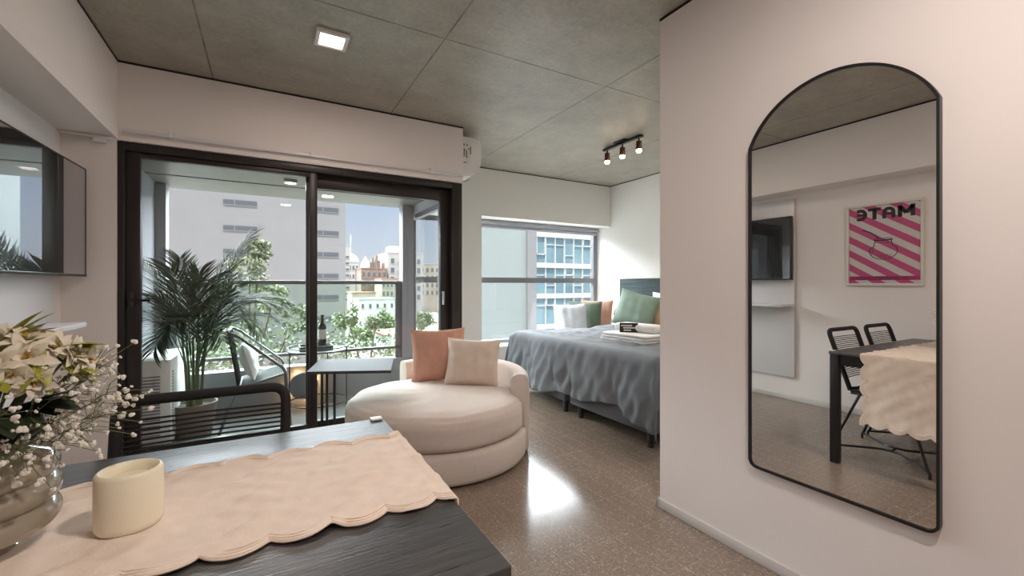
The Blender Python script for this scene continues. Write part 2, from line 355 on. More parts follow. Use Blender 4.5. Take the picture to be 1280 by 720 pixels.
# wall between balcony and bedroom, with an opening for the side window
struct('wall_side', MB().box(1.43, 1.556, YW + .2, 3.95, 0, H).box(1.43, 1.556, 3.95, YG, 0, .35).box(1.43, 1.556, 3.95, YG, 2.0, H), M['lpaint'])
struct('wall_bedroom', MB().box(1.95, 2.283, YB, YG + .1, .43, 2.045).box(1.556, XB, YB, YG + .1, 2.045, H).box(1.556, XB, YB, YG + .1, 0, .43), M['wallbed'])
struct('baseboard_left', MB().box(XL, XL + .012, YBACK, YW, 0, .055, .003), M['base'])
struct('baseboard_right', MB().box(XM - .012, XM, YBACK, 1.647, 0, .05, .003).box(XM - .012, XM + 1.2, 1.635, 1.647, 0, .05, .003), M['base'])
g = MB()
g.box(-.828, -.822, YBACK, YW, H - .012, H).box(-.822, 1.556, YW - .004, YW, H - .012, H).box(XM - .004, XM, YBACK, 1.635, H - .012, H).box(1.6, XB, YB - .004, YB, H - .009, H).box(XB - .004, XB, 1.64, YB, H - .009, H)
struct('trim_2', g, M['gap'])  # black strips stand in for the shade of a recessed gap under the ceiling

# balcony door: outer frame, two sliding sashes, glass, handles
d = MB()
YD0, YD1 = YW + .02, YW + .16
d.box(-.832, -.795, YD0, YD1, 0, 2.125, .003).box(1.46, 1.556, YD0, YD1, 0, 2.125, .003).box(-.795, 1.46, YD0, YD1, 2.07, 2.125, .003).box(-.795, 1.46, YD0, YD1, 0, .05, .003)
door = struct('door_1', d, M['alu'])
def sash(x0, x1, y, wl_, wr_, top, bot):
    s_ = MB().box(x0, x0 + wl_, y, y + .05, .05, 2.07, .003).box(x1 - wr_, x1, y, y + .05, .05, 2.07, .003).box(x0 + wl_, x1 - wr_, y, y + .05, top, 2.07, .003).box(x0 + wl_, x1 - wr_, y, y + .05, .05, bot, .003)
    o = s_.build('sash', M['alu'], door)
    MB().box(x0 + wl_, x1 - wr_, y + .022, y + .028, bot, top).build('pane', M['glass'], o, smooth=False)
    return o
s1 = sash(-.795, .345, YD0 + .015, .075, .055, 2.035, .12)
s2 = sash(.27, 1.46, YD0 + .075, .07, .085, 1.965, .12)
MB().tube([(-.765, YD0 + .01, 1.10), (-.765, YD0 - .035, 1.10), (-.66, YD0 - .035, 1.098)], .009, 8).lathe([(.022, -.05), (.022, .05)], (-.768, YD0 + .008, 1.10), 12).build('handle', M['black'], s1)
MB().box(1.385, 1.40, YD0 + .03, YD0 + .062, 1.02, 1.14, .004).box(1.385, 1.397, YD0 + .03, YD0 + .075, 1.12, 1.14, .003).build('handle', M['steel'], s2)
# side window of the balcony
d = MB()
for a, b_, c_, e_ in ((3.95, 4.0, .35, 2.0), (4.94, 4.98, .35, 2.0), (4.0, 4.94, .35, .40), (4.0, 4.94, 1.95, 2.0)): d.box(1.47, 1.52, a, b_, c_, e_)
w1 = struct('window_1', d, M['alu_grey']); MB().box(1.492, 1.498, 4.0, 4.94, .40, 1.95).build('pane', M['glass'], w1, smooth=False)
# bedroom window band
d = MB()
d.box(1.556, XB, YG, YG + .06, .43, .475).box(1.556, XB, YG, YG + .06, 1.985, 2.045).box(1.50, 1.52, YG, YG + .06, .475, 1.985).box(4.285, XB, YG, YG + .06, .475, 1.985).box(1.52, 4.285, YG, YG + .06, 1.226, 1.296).box(2.05, 2.12, YG, YG + .06, .475, 1.985)
w2 = struct('window_2', d, M['alu_grey']); MB().box(1.52, 4.285, YG + .027, YG + .033, .475, 1.985).build('pane', M['glass'], w2, smooth=False)
struct('trim_3', MB().box(2.9, XB, 4.42, YG, .40, .45, .004), M['wallin'])            # deep window ledge
# balcony shell
struct('trim_4', MB().box(-.95, 1.43, YW + .2, 4.95, -.15, 0), M['grout'])
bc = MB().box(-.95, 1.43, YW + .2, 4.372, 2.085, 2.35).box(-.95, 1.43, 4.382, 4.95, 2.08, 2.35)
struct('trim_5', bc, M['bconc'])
struct('wall_balcony', MB().box(-.95, -.83, YW + .2, 4.95, 0, 2.1), M['gpaint'])
struct('trim_6', MB().box(-.83, -.757, 4.73, 4.87, .4, 2.085).box(1.305, 1.43, 4.73, 4.87, .4, 2.085), M['lpaint'])
struct('trim_7', MB().box(-.83, 1.43, 4.73, 4.87, 0, .40), M['gpaint'])
MBs = MB
# ------------------------------------------------------------------ railing
t = thing('balcony_railing', 'dark metal balcony railing with green tinted glass above the grey parapet', 'railing', (.27, 4.80, .4))
MB().box(-.757, 1.305, 4.76, 4.81, 1.205, 1.243, .004).build('top_rail', M['alu_grey'], t)
MB().box(-.757, 1.305, 4.765, 4.80, .50, .53, .003).build('bottom_rail', M['alu_grey'], t)
for x in (-.757, 1.235): MB().box(x, x + .07, 4.765, 4.80, .40, 1.205, .003).build('post', M['alu_grey'], t)
MB().box(-.687, 1.235, 4.779, 4.785, .53, 1.205).build('glass_panel', M['rglass'], t, smooth=False)

# ------------------------------------------------------------------ ceiling lamps
def downlight(x, y, z, size, label, power, group='square ceiling downlights', color=WARM, cat='ceiling light'):
    t = thing('ceiling_light', label, cat, (x, y, z), 0, group)
    h_ = size / 2; i = h_ * .74
    MB().box(x - h_, x + h_, y - h_, y - i, z - .022, z, .003).box(x - h_, x + h_, y + i, y + h_, z - .022, z, .003).box(x - h_, x - i, y - i, y + i, z - .022, z, .003).box(x + i, x + h_, y - i, y + i, z - .022, z, .003).build('frame', M['plastic'], t)
    MB().box(x - i, x + i, y - i, y + i, z - .012, z - .002).build('diffuser', M['lens'], t)
    light('lamp_light', 'AREA', (x, y, z - .028), power, color, size * .9, t, (0, 0, -1))
    return t
downlight(.33, 2.70, H, .175, 'square white ceiling downlight lit warm on the concrete over the living area', LAMP_POWER * .32)
downlight(.85, .08, H, .175, 'added unseen fill downlight on the ceiling over the dining end, above the camera', LAMP_POWER * 1.45, color=(1, .885, .82))  # made-up lamp out of view, added as fill for the mirror wall and table
downlight(.3, -1.2, H, .175, 'added unseen fill downlight on the ceiling at the rear end of the room', LAMP_POWER * .12)  # made-up lamp behind the camera, added as weak fill
downlight(3.6, 2.25, H, .175, 'added unseen fill downlight on the ceiling over the bed, behind the mirror wall corner', 12.0, color=(1, .95, .87))  # made-up lamp hidden by the wall corner, added to brighten the bedroom
downlight(.178, 4.13, 2.085, .10, 'small warm lamp in the balcony ceiling outside the glass door', 1.2, 'balcony lamps')

# ------------------------------------------------------------------ track light
t = thing('track_light', 'black three-spot track light with glowing bulbs on the bedroom ceiling', 'track light', (3.085, 3.2, H))
MB().box(3.065, 3.105, 2.94, 3.47, H - .035, H - .012, .003).build('rail', M['black'], t)
MB().box(3.04, 3.13, 3.13, 3.28, H - .014, H, .003).build('canopy', M['black'], t)
for y in (3.42, 3.2, 2.98):
    MB().tube([(3.085, y, H - .035), (3.085, y, H - .075)], .008, 8).build('stem', M['black'], t)
    hd = MB().lathe([(.012, -.06), (.026, -.065), (.028, -.14), (.024, -.145)], (3.085, y, H), 16).build('spot_head', M['copper'], t)
    MB().lathe([(.023, -.143), (.025, -.150), (.025, -.166), (.016, -.174), (.0001, -.176)], (3.085, y, H), 16).build('bulb', M['bulb'], hd)
    light('lamp_light', 'SPOT', (3.085, y, H - .182), SPOT_POWER, WARM, .03, t, (0, 0, -1), math.radians(150), .8)

# ------------------------------------------------------------------ left wall: panel, shelf, television, poster
t = thing('media_wall_unit', 'white wall panel behind the television with a slim shelf', 'wall panel', (XL + .015, 2.94, .24))
MB().box(XL + .004, XL + .03, 2.43, 3.455, .24, 2.09, .003).build('board', M['white'], t)
MB().box(XL + .03, -.84, 2.43, 3.15, .975, 1.0, .003).build('shelf', M['white'], t)
t = thing('television', 'large black flat television mounted on the white wall panel', 'television', (-1.0, 3.0, 1.25))
MB().box(-1.02, -.985, 2.43, 3.575, 1.25, 1.905, .004).build('body', M['tvb'], t)
MB().box(-.985, -.977, 2.44, 3.565, 1.262, 1.897).build('screen', M['screen'], t, smooth=False)
MB().box(-.985, -.972, 2.43, 3.575, 1.25, 1.263, .002).box(-.985, -.975, 2.43, 2.437, 1.263, 1.905).box(-.985, -.975, 3.568, 3.575, 1.263, 1.905).box(-.985, -.975, 2.437, 3.568, 1.898, 1.905).build('bezel', M['tvs'], t)
MB().box(-1.052, -1.02, 2.85, 3.15, 1.42, 1.72).build('wall_bracket', M['black'], t)
t.rotation_euler.z = -.035

py, pz = 1.70, 1.561
t = thing('framed_poster', 'pink striped poster reading MATE in a cream frame, seen in the mirror', 'poster', (XL + .006, py, pz))
a, b_ = .277, .369
MB().box(XL + .001, XL + .025, py - a, py + a, pz - b_, pz - b_ + .022, .002).box(XL + .001, XL + .025, py - a, py + a, pz + b_ - .022, pz + b_, .002).box(XL + .001, XL + .025, py - a, py - a + .022, pz - b_ + .022, pz + b_ - .022, .002).box(XL + .001, XL + .025, py + a - .022, py + a, pz - b_ + .022, pz + b_ - .022, .002).build('frame', M['frame_w'], t)
pr_ = MB().box(XL + .002, XL + .010, py - a + .022, py + a - .022, pz - b_ + .022, pz + b_ - .022).build('print', M['poster'], t, smooth=False)
XP = XL + .0115
def flat(poly, x=XP, y0=0, z0=0, sc_=1): return [(y0 + p[0] * sc_, z0 + p[1] * sc_) for p in poly]
def arc(cx, cy, r, a0, a1, n=18, ry=None): return [(cx + r * math.cos(math.radians(a0 + (a1 - a0) * i / n)), cy + (ry or r) * math.sin(math.radians(a0 + (a1 - a0) * i / n))) for i in range(n + 1)]
def stroke(mb, pts, wd, x=XP):                     # ribbon of constant width in the poster plane
    k = len(pts); L_, R_ = [], []
    for i in range(k):
        p0 = Vector(pts[max(0, i - 1)]); p1 = Vector(pts[min(k - 1, i + 1)]); tt = (p1 - p0).normalized(); nn = Vector((-tt.y, tt.x)) * wd / 2
        L_.append(Vector(pts[i]) + nn); R_.append(Vector(pts[i]) - nn)
    for i in range(k - 1): mb.prism([tuple(R_[i]), tuple(R_[i + 1]), tuple(L_[i + 1]), tuple(L_[i])], 'x', x - .001, x)
    return mb
LT = MB()
def LTs(pts, wd=.026, ox=0): stroke(LT, [(py + ox + p[0], pz + .225 + p[1]) for p in pts], wd)
LTs([(.012, 0), (.012, .1)], .03, -.215); LTs([(.012, .09), (.055, .03)], .03, -.215); LTs([(.055, .03), (.098, .09)], .03, -.215); LTs([(.098, .1), (.098, 0)], .03, -.215)
LTs([(.013, -.0), (.013, .05)] + arc(.045, .053, .032, 180, 0) + [(.077, .05), (.077, 0)], .028, -.085); LTs([(.02, .04), (.07, .04)], .02, -.085)
LTs([(0, .09), (.095, .09)], .027, .015); LTs([(.047, .09), (.047, 0)], .03, .015)
LTs(arc(.05, .05, .04, 55, 305), .028, .12); LTs([(.012, .05), (.075, .05)], .02, .12)
LT.build('lettering', M['ink'], pr_, smooth=False)
G = MB()
def gs(pts, wd=.006): stroke(G, [(py + p[0], pz + p[1]) for p in pts], wd)
gs([(-.055, .035), (-.07, -.02)] + arc(0, -.06, .10, 160, 380, 30, .075) + [(.07, -.02), (.055, .035)], .006)
gs([(-.065, .035), (.065, .035)], .012); gs([(-.06, .015), (.06, .015)], .004); gs([(-.062, .05), (.062, .05)], .005); gs([(-.065, .035), (-.062, .05)], .005); gs([(.065, .035), (.062, .05)], .005)
gs([(.03, .05), (.06, .085), (.10, .115), (.15, .135)], .010)
for k in range(9): gs([(-.05 + .012 * k, -.125 + .006 * (k % 3)), (-.06 + .013 * k, -.09)], .0025)
for k in range(7): gs([(.055 + .004 * k, -.02 - .012 * k), (.088, -.03 - .012 * k)], .0022)
G.build('gourd_drawing', M['ink'], pr_, smooth=False)
MB().box(XP - .002, XP - .0005, py - a + .022, py + a - .022, pz - b_ + .05, pz - b_ + .085).build('magenta_band', M['magenta'], pr_, smooth=False)
B_ = MB()
for r_ in range(3):
    y = py - .2 + .02 * r_
    while y < py + .2: ln = rnd.uniform(.008, .03); B_.box(XP - .0005, XP + .0005, y, y + ln, pz - b_ + .052 + .011 * r_, pz - b_ + .057 + .011 * r_); y += ln + .006
B_.build('small_print', M['ink'], pr_, smooth=False)

# ------------------------------------------------------------------ mirror
ym0, ym1, zm0, zs, zt = .512, 1.128, .412, 1.79, 2.0
def mirror_outline(o):
    c2 = (ym1 - ym0) / 2; sg = zt - zs; R = (c2 * c2 + sg * sg) / (2 * sg); yc = (ym0 + ym1) / 2; zc = zt - R
    a0 = math.asin(c2 / R); pts = []
    rc = .035
    for cy, cz, s0 in ((ym0 + rc, zm0 + rc, 180), (ym1 - rc, zm0 + rc, 270)):
        pts += [(cy + (rc - o) * math.cos(math.radians(s0 + 15 * k)), cz + (rc - o) * math.sin(math.radians(s0 + 15 * k))) for k in range(7)]
    a0 = math.atan2(c2 - o, math.sqrt(max(0, (R - o) ** 2 - (c2 - o) ** 2)))
    pts += [(yc + (R - o) * math.sin(a0 - 2 * a0 * k / 40), zc + (R - o) * math.cos(a0 - 2 * a0 * k / 40)) for k in range(41)]
    return pts
t = thing('wall_mirror', 'tall arched mirror with thin black frame on the right wall', 'mirror', (XM - .015, .82, zm0))
po, pi_ = mirror_outline(0), mirror_outline(.008)
fm = MB(); k = len(po)
vs_ = [(XM - .025, *p) for p in po] + [(XM - .025, *p) for p in pi_] + [(XM - .001, *p) for p in po] + [(XM - .001, *p) for p in pi_]
fs_ = []
for i in range(k):
    j = (i + 1) % k
    fs_ += [(i, j, k + j, k + i), (i, 2 * k + i, 2 * k + j, j), (k + i, k + j, 3 * k + j, 3 * k + i), (2 * k + i, 3 * k + i, 3 * k + j, 2 * k + j)]
fm.add(vs_, fs_).build('frame', M['black'], t)
MB().prism(mirror_outline(.009), 'x', XM - .018, XM - .003).build('glass', M['mirror'], t, smooth=False)

# ------------------------------------------------------------------ soffit details: curtain rail, air conditioner
t = thing('curtain_rail', 'slim white curtain rail fixed along the top of the balcony door', 'curtain rail', (.3, YW - .01, 2.17))
MB().box(-.80, 1.55, YW - .018, YW, 2.185, 2.2, .002).box(-.80, 1.55, YW - .03, YW - .022, 2.175, 2.188, .001).build('rail', M['white'], t)
for x in (-.55, .3, 1.25): MB().box(x - .012, x + .012, YW - .032, YW, 2.175, 2.215, .002).build('bracket', M['plastic'], t)
bd = MB()
for k in range(60): bd.ball((-.79 + k * .013, YW - .026, 2.17), .004, 6, 4)
bd.build('glider_row', M['plastic'], t)
t = thing('curtain_rail', 'short white curtain rail stub under the boxed beam by the left wall', 'curtain rail', (-.96, YW - .02, 2.1))
MB().box(-1.085, -.84, YW - .05, YW - .035, 2.112, 2.129, .002).build('rail', M['white'], t)
MB().box(-.93, -.87, YW - .055, YW - .03, 2.085, 2.112, .003).build('end_block', M['plastic'], t)

t = thing('air_conditioner', 'white split air conditioner at the end of the soffit above the balcony door', 'air conditioner', (1.66, 4.1, 2.24))
prof = [(1.557, 2.585), (1.70, 2.585), (1.765, 2.572), (1.785, 2.54), (1.785, 2.40), (1.775, 2.335), (1.75, 2.285), (1.70, 2.25), (1.62, 2.235), (1.557, 2.24)]
MB().prism(prof, 'y', 3.73, 4.56).build('housing', M['plastic'], t, angle=60)
MB().prism([(1.60, 2.232), (1.70, 2.245), (1.755, 2.283), (1.762, 2.278), (1.704, 2.238), (1.60, 2.224)], 'y', 3.76, 4.53).build('louvre', M['plastic'], t)
for (x, z, w_, h_) in ((1.60, 2.50, .012, .02), (1.63, 2.50, .012, .02), (1.665, 2.43, .012, .07), (1.60, 2.40, .012, .06), (1.625, 2.39, .012, .07), (1.645, 2.47, .018, .012), (1.60, 2.34, .03, .01)): MB().box(x, x + w_, 3.728, 3.73, z, z + h_).build('rating_label', M['dplastic'], t, smooth=False)
MB().prism([(1.597, 2.455), (1.627, 2.455), (1.605, 2.48)], 'y', 3.7275, 3.73).build('warning_sticker', M['orange'], t, smooth=False)
MB().tube([(1.557, 3.70, 2.14), (1.60, 3.71, 2.16), (1.66, 3.72, 2.19)], .004, 6).build('hose', M['dplastic'], t)
# roller blind of the bedroom window
t = thing('roller_blind', 'rolled up grey roller blind at the top of the bedroom window', 'roller blind', (3.3, YG - .05, 1.97))
MB().box(2.285, 4.33, YG - .07, YG - .01, 1.985, 2.035, .008).build('cassette', M['lpaint'], t)
MB().tube([(2.285, YG - .035, 1.955), (4.30, YG - .035, 1.955)], .022, 12).build('blind_roll', M['lpaint'], t)
MB().tube([(4.315, YG - .05, 1.97), (4.315, YG - .05, .9)], .003, 6).build('pull_cord', M['dplastic'], t)

# ------------------------------------------------------------------ dining table, runner
t = thing('dining_table', 'black wooden dining table with apron and square legs in the foreground', 'table', (-.35, 1.045, 0))
TX0, TX1, TY0, TY1 = -1.06, .342, .602, 1.49
MB().box(TX0, TX1, TY0, TY1, .732, .75, .002).build('tabletop', M['wood'], t)
ap = MB(); i = .02
ap.box(TX0 + i, TX1 - i, TY0 + i, TY0 + i + .02, .66, .732).box(TX0 + i, TX1 - i, TY1 - i - .02, TY1 - i, .66, .732).box(TX0 + i, TX0 + i + .02, TY0 + i, TY1 - i, .66, .732).box(TX1 - i - .02, TX1 - i, TY0 + i, TY1 - i, .66, .732)
ap.build('apron', M['black'], t)
for x in (TX0 + .004, TX1 - .054):
    for y in (TY0 + .004, TY1 - .054): MB().box(x, x + .05, y, y + .05, 0, .732, .004).build('leg', M['black'], t)
tag(MB().box(.30, .337, TY1 - .03, TY1 + .004, .7515, .757, .0025).build('corner_bumper', M['plastic']), 'small pale bumper pad on the far right corner of the black dining table', 'corner bumper')

RY0, RY1 = .862, 1.283
P_ = .101
def runner_pt(u, v):
    # u along the length (0 at hem, then up the table end, across the table), v across
    L = .43 + 1.34; s_ = u * L
    yc = RY0 + (RY1 - RY0) * v
    sc_w = .026 * abs(math.sin(PI * (s_ - .43 - .038) / P_)) ** .8
    ed = (2 * v - 1)
    yy = yc + sc_w * ed * abs(ed) ** 6
    wob = .0022 * math.sin(yy * 47 + s_ * 19 + 1.5 * math.sin(s_ * 8)) + .0026 * math.sin(s_ * 31 + yy * 14 + 1.2 * math.sin(yy * 21)) + .0016 * math.sin(yy * 95 - s_ * 28 + 2 * math.sin(s_ * 12)) + .0012 * math.sin(s_ * 75 + yy * 52)
    if s_ < .43:
        hem = .026 * abs(math.sin(PI * (yy - RY0) / P_)) ** .8 * (1 - s_ / .43) ** 8
        z = .752 - (.43 - s_) - hem
        x = TX1 + .006 + .012 * (1 - s_ / .43) + wob * .6 + .006 * math.sin(yy * 13 + .5) * (1 - s_ / .43)
        return (x, yy, z)
    x = TX1 + .004 - (s_ - .43)
    return (x, yy, .7545 + max(0, wob) * 1.0 + (.0015 if s_ < .45 else 0))
rn = thing('table_runner', 'cream linen table runner with scalloped edges draped over the black table', 'table runner', (0, 1.07, .752))
MB().grid(330, 61, runner_pt).build('cloth', M['runner'], rn, solid=.003)
tr_ = MB()
for off in (.005, .014, .023):
    for sd in (0, 1):
        pts = []
        for q in range(0, 331):
            v = off / (RY1 - RY0)
            p = Vector(runner_pt(q / 330, 0 if sd == 0 else 1)); p2 = Vector(runner_pt(q / 330, .12 if sd == 0 else .88))
            dv = (p2 - p).normalized(); c_ = p + dv * off
            if q / 330 * 1.77 < .43: c_.x += .0015
            else: c_.z += .002
            pts.append(c_)
        tr_.tube(pts, .0021, 5)
    pts = []
    for q in range(61):
        p = Vector(runner_pt(0, q / 60)); pts.append(p + Vector((.002, 0, off)))
    tr_.tube(pts, .0021, 5)
tr_.build('scalloped_trim', M['runner_trim'], rn)

# ------------------------------------------------------------------ candle
cx, cy = -.22, 1.045
t = thing('pillar_candle', 'thick cream pillar candle on the runner', 'candle', (cx, cy, .757))
MB().lathe([(.046, 0), (.049, .003), (.050, .012), (.0495, .098), (.047, .103), (.044, .1045), (.041, .102), (.0385, .096), (.036, .084), (.0001, .084)], (cx, cy, .757), 48).build('wax_body', M['wax'], t, angle=60)
MB().lathe([(.034, .0842), (.032, .087), (.0001, .0875)], (cx, cy, .757), 36).build('inner_insert', M['wax2'], t)

# ------------------------------------------------------------------ vase and flowers
vx, vy = -.425, 1.05
t = thing('ribbed_glass_vase', 'smoky taupe glass vase of stacked rounded rings on the runner', 'vase', (vx, vy, .757))
vp = [(.0001, 0), (.055, 0), (.058, .004), (.05, .012), (.052, .018)]
for k, zc in enumerate((.052, .094, .133)):
    R0, hh = (.088, .089, .086)[k], .024
    vp += [(R0 + .022 * math.cos(a_) , zc + hh * math.sin(a_)) for a_ in [math.radians(q) for q in range(-72, 73, 12)]]
vp += [(.07, .168), (.066, .178), (.069, .184), (.064, .186), (.058, .17), (.06, .15)]
MB().lathe(vp, (vx, vy, .757), 64).build('body', M['smoky'], t, angle=50)
VTOP = Vector((vx, vy, .93))
FG = 'flowers in the smoky vase'
def leaf_blade(mb, p, dr, ln, wd, droop=.2, nrm=None, n=6):
    dr = Vector(dr).normalized(); sd = dr.cross(nrm or Vector((0, 0, 1))); sd = sd.normalized() if sd.length > 1e-4 else Vector((1, 0, 0)); up = sd.cross(dr)
    vs_ = []; fs_ = []
    for i in range(n + 1):
        q = i / n; c_ = Vector(p) + dr * (ln * q) - up * (droop * ln * q * q); w_ = wd * math.sin(PI * min(1, .08 + q * .92)) ** .8 + .0004
        vs_ += [c_ - sd * w_ + up * (w_ * .25), c_, c_ + sd * w_ + up * (w_ * .25)]
    for i in range(n): a_ = 3 * i; fs_ += [(a_, a_ + 1, a_ + 4, a_ + 3), (a_ + 1, a_ + 2, a_ + 5, a_ + 4)]
    mb.add(vs_, fs_)
def stem_curve(tip, n=8):
    tip = Vector(tip); b0 = Vector((vx + rnd.uniform(-.03, .03), vy + rnd.uniform(-.03, .03), .80)); m0 = Vector((vx + (tip.x - vx) * .25, vy + (tip.y - vy) * .25, .955))
    return [b0 * (1 - q) ** 2 + m0 * 2 * q * (1 - q) + tip * q * q for q in [i / n for i in range(n + 1)]]
def star_flower(tip, facing, size, label):
    t = thing('white_flower', label, 'flower', tip, 0, FG)
    MB().tube(stem_curve(tip), .0022, 6).build('stem', M['fstem'], t)
    F = Vector(facing).normalized(); A = F.orthogonal().normalized(); B2 = F.cross(A); pm = MB()
    for ring, (nn, el, sz) in enumerate(((6, .35, 1.0), (5, .75, .8), (4, 1.15, .55))):
        for k in range(nn):
            a_ = 2 * PI * (k + ring * .4) / nn + rnd.uniform(-.15, .15); rad = A * math.cos(a_) + B2 * math.sin(a_)
            leaf_blade(pm, Vector(tip) + rad * .003, rad * math.cos(el) + F * math.sin(el), size * sz * rnd.uniform(.9, 1.1), size * .21, .25, F)
    pm.build('petals', M['petal'], t)
    sm = MB()
    for k in range(5): sm.tube([Vector(tip), Vector(tip) + F * size * .35 + A * rnd.uniform(-.006, .006) + B2 * rnd.uniform(-.006, .006)], .0012, 5)
    sm.build('stamens', M['bud'], t)
def leaf_sprig(tip, dr, ln, label, mt='gleaf'):
    t = thing('leaf_sprig', label, 'leaves', tip, 0, FG)
    MB().tube(stem_curve(tip), .0022, 6).build('stem', M['fstem'], t)
    lm = MB(); dr = Vector(dr).normalized()
    for k in range(15):
        o = Vector((rnd.uniform(-.5, .5), rnd.uniform(-.5, .5), rnd.uniform(-.45, .45)))
        leaf_blade(lm, Vector(tip) - dr * rnd.uniform(.0, .05), dr + o * (.2 + .6 * (k / 15)), ln * rnd.uniform(.65, 1.0), ln * .17, .15)
    lm.build('leaves', M[mt], t)
def gyp(tip, label, spread=.05, n=12):
    t = thing('gypsophila_sprig', label, 'flower', tip, 0, FG)
    st = MB(); bl = MB(); tip = Vector(tip)
    cv = stem_curve(tip); st.tube(cv, .0009, 5)
    for k in range(n):
        q = cv[8].lerp(cv[7], rnd.uniform(0, 1))
        out = (tip - Vector((vx, vy, .95))).normalized()
        e_ = tip + Vector((rnd.gauss(0, spread), rnd.gauss(0, spread), rnd.gauss(0, spread * .8))) + out * rnd.uniform(-.01, .03)
        mid = (q + e_) / 2 + Vector((0, 0, rnd.uniform(0, .012)))
        st.tube([q, mid, e_], .0006, 4)
        r = rnd.choice((.003, .004, .005, .0062)) * (1 if rnd.random() > .2 else .45)
        for b in range(5): bl.ball(e_ + Vector((rnd.uniform(-r, r), rnd.uniform(-r, r), rnd.uniform(-r, r))) * .55, r * .62, 6, 4)
    st.build('stems', M['dryst'], t); bl.build('blossoms', M['blossom'], t)
gw = 'white star-shaped flower with pointed ivory petals in the smoky vase'
wf = [((-.352, 1.04, 1.108), (.3, -.5, .8), .034, 'ivory star flower standing tallest beside the raised green leaf tip'), ((-.322, 1.05, 1.092), (.5, -.6, .6), .032, 'ivory star flower right of the tallest one, under the right leaf sprig'), ((-.372, 1.00, 1.075), (.1, -.8, .4), .034, 'ivory star flower at the left edge of the bouquet'),
      ((-.345, 1.02, 1.080), (.3, -.9, .3), .037, 'large ivory star flower facing the camera in the middle of the bouquet'), ((-.303, 1.06, 1.078), (.8, -.3, .3), .034, 'white star flower reaching right under the leaf sprig'), ((-.335, 1.01, 1.040), (.4, -.8, -.1), .030, 'white star flower low on the right side of the bouquet'),
      ((-.392, .98, 1.05), (.0, -1, .1), .032, 'ivory star flower low at the left front of the bouquet'), ((-.288, 1.075, 1.062), (.8, -.5, .1), .028, 'small white star flower at the right fringe above the sprigs'), ((-.358, 1.00, 1.055), (.2, -1, .0), .030, 'ivory star flower just under the large central one'),
      ((-.395, 1.06, 1.112), (.1, -.5, .8), .032, 'ivory star flower behind the raised green leaf tip')]
for p, f_, s_, lb in wf: star_flower(p, f_, s_, lb)
for p, d_, l_, lb, mt in [((-.378, 1.05, 1.105), (.62, .12, .75), .062, 'pointed yellow-green leaf sprig rising highest in the bouquet', 'gleaf'), ((-.318, 1.06, 1.090), (.92, .2, .22), .055, 'yellow-green leaf sprig pointing right over the white flowers', 'gleaf'), ((-.375, .99, 1.045), (.3, -.7, .1), .05, 'yellow-green leaf sprig at the left front of the bouquet', 'gleaf'),
                      ((-.332, 1.02, 1.062), (.2, -.3, -.9), .05, 'yellow-green leaf sprig drooping at the front of the bouquet', 'gleaf'), ((-.40, 1.02, 1.10), (-.1, -.5, .7), .06, 'yellow-green leaf sprig at the far left of the bouquet', 'gleaf'), ((-.295, 1.07, 1.05), (.7, -.3, -.5), .04, 'small yellow-green leaf sprig at the right fringe of the bouquet', 'gleaf'),
                      ((-.385, .985, 1.0), (.2, -.7, .2), .075, 'dark green leaf tuft low at the left of the bouquet', 'dleaf'), ((-.36, .99, .985), (.3, -.7, -.1), .075, 'dark green leaf tuft low at the front of the bouquet', 'dleaf'), ((-.335, 1.01, 1.0), (.8, -.4, .1), .07, 'dark green leaf tuft low at the right of the bouquet', 'dleaf'), ((-.40, .97, .97), (0, -.7, -.1), .07, 'dark green leaf tuft over the left of the vase rim', 'dleaf')]: leaf_sprig(p, d_, l_ * 1.25, lb, mt)
gp = [(-.262, 1.10, .985), (-.265, 1.08, .955), (-.285, 1.10, 1.03), (-.30, 1.06, 1.0), (-.30, 1.04, 1.03), (-.285, 1.05, .94), (-.315, 1.02, .965), (-.33, .99, .985), (-.35, .975, .96), (-.375, .965, .995), (-.385, .96, .965), (-.36, .955, .935), (-.33, .975, .935), (-.305, 1.01, .935), (-.40, .95, 1.0), (-.275, 1.09, 1.05), (-.236, 1.06, 1.0), (-.39, .945, .94)]
gl_ = ['right tip', 'lower right fringe', 'upper right fringe', 'right side', 'upper right middle', 'lowest right edge', 'right of the vase mouth', 'front right', 'front middle', 'front left of middle', 'left front', 'over the front rim', 'over the right rim', 'right rim, drooping', 'far left', 'high right behind the leaf tip', 'outermost right, before the door frame', 'left rim, drooping']
for p, q in zip(gp, gl_): gyp(p, 'spray of tiny white blossoms in the bouquet, ' + q, .014 if p[0] > -.25 else .026, 8 if p[0] > -.25 else 20)

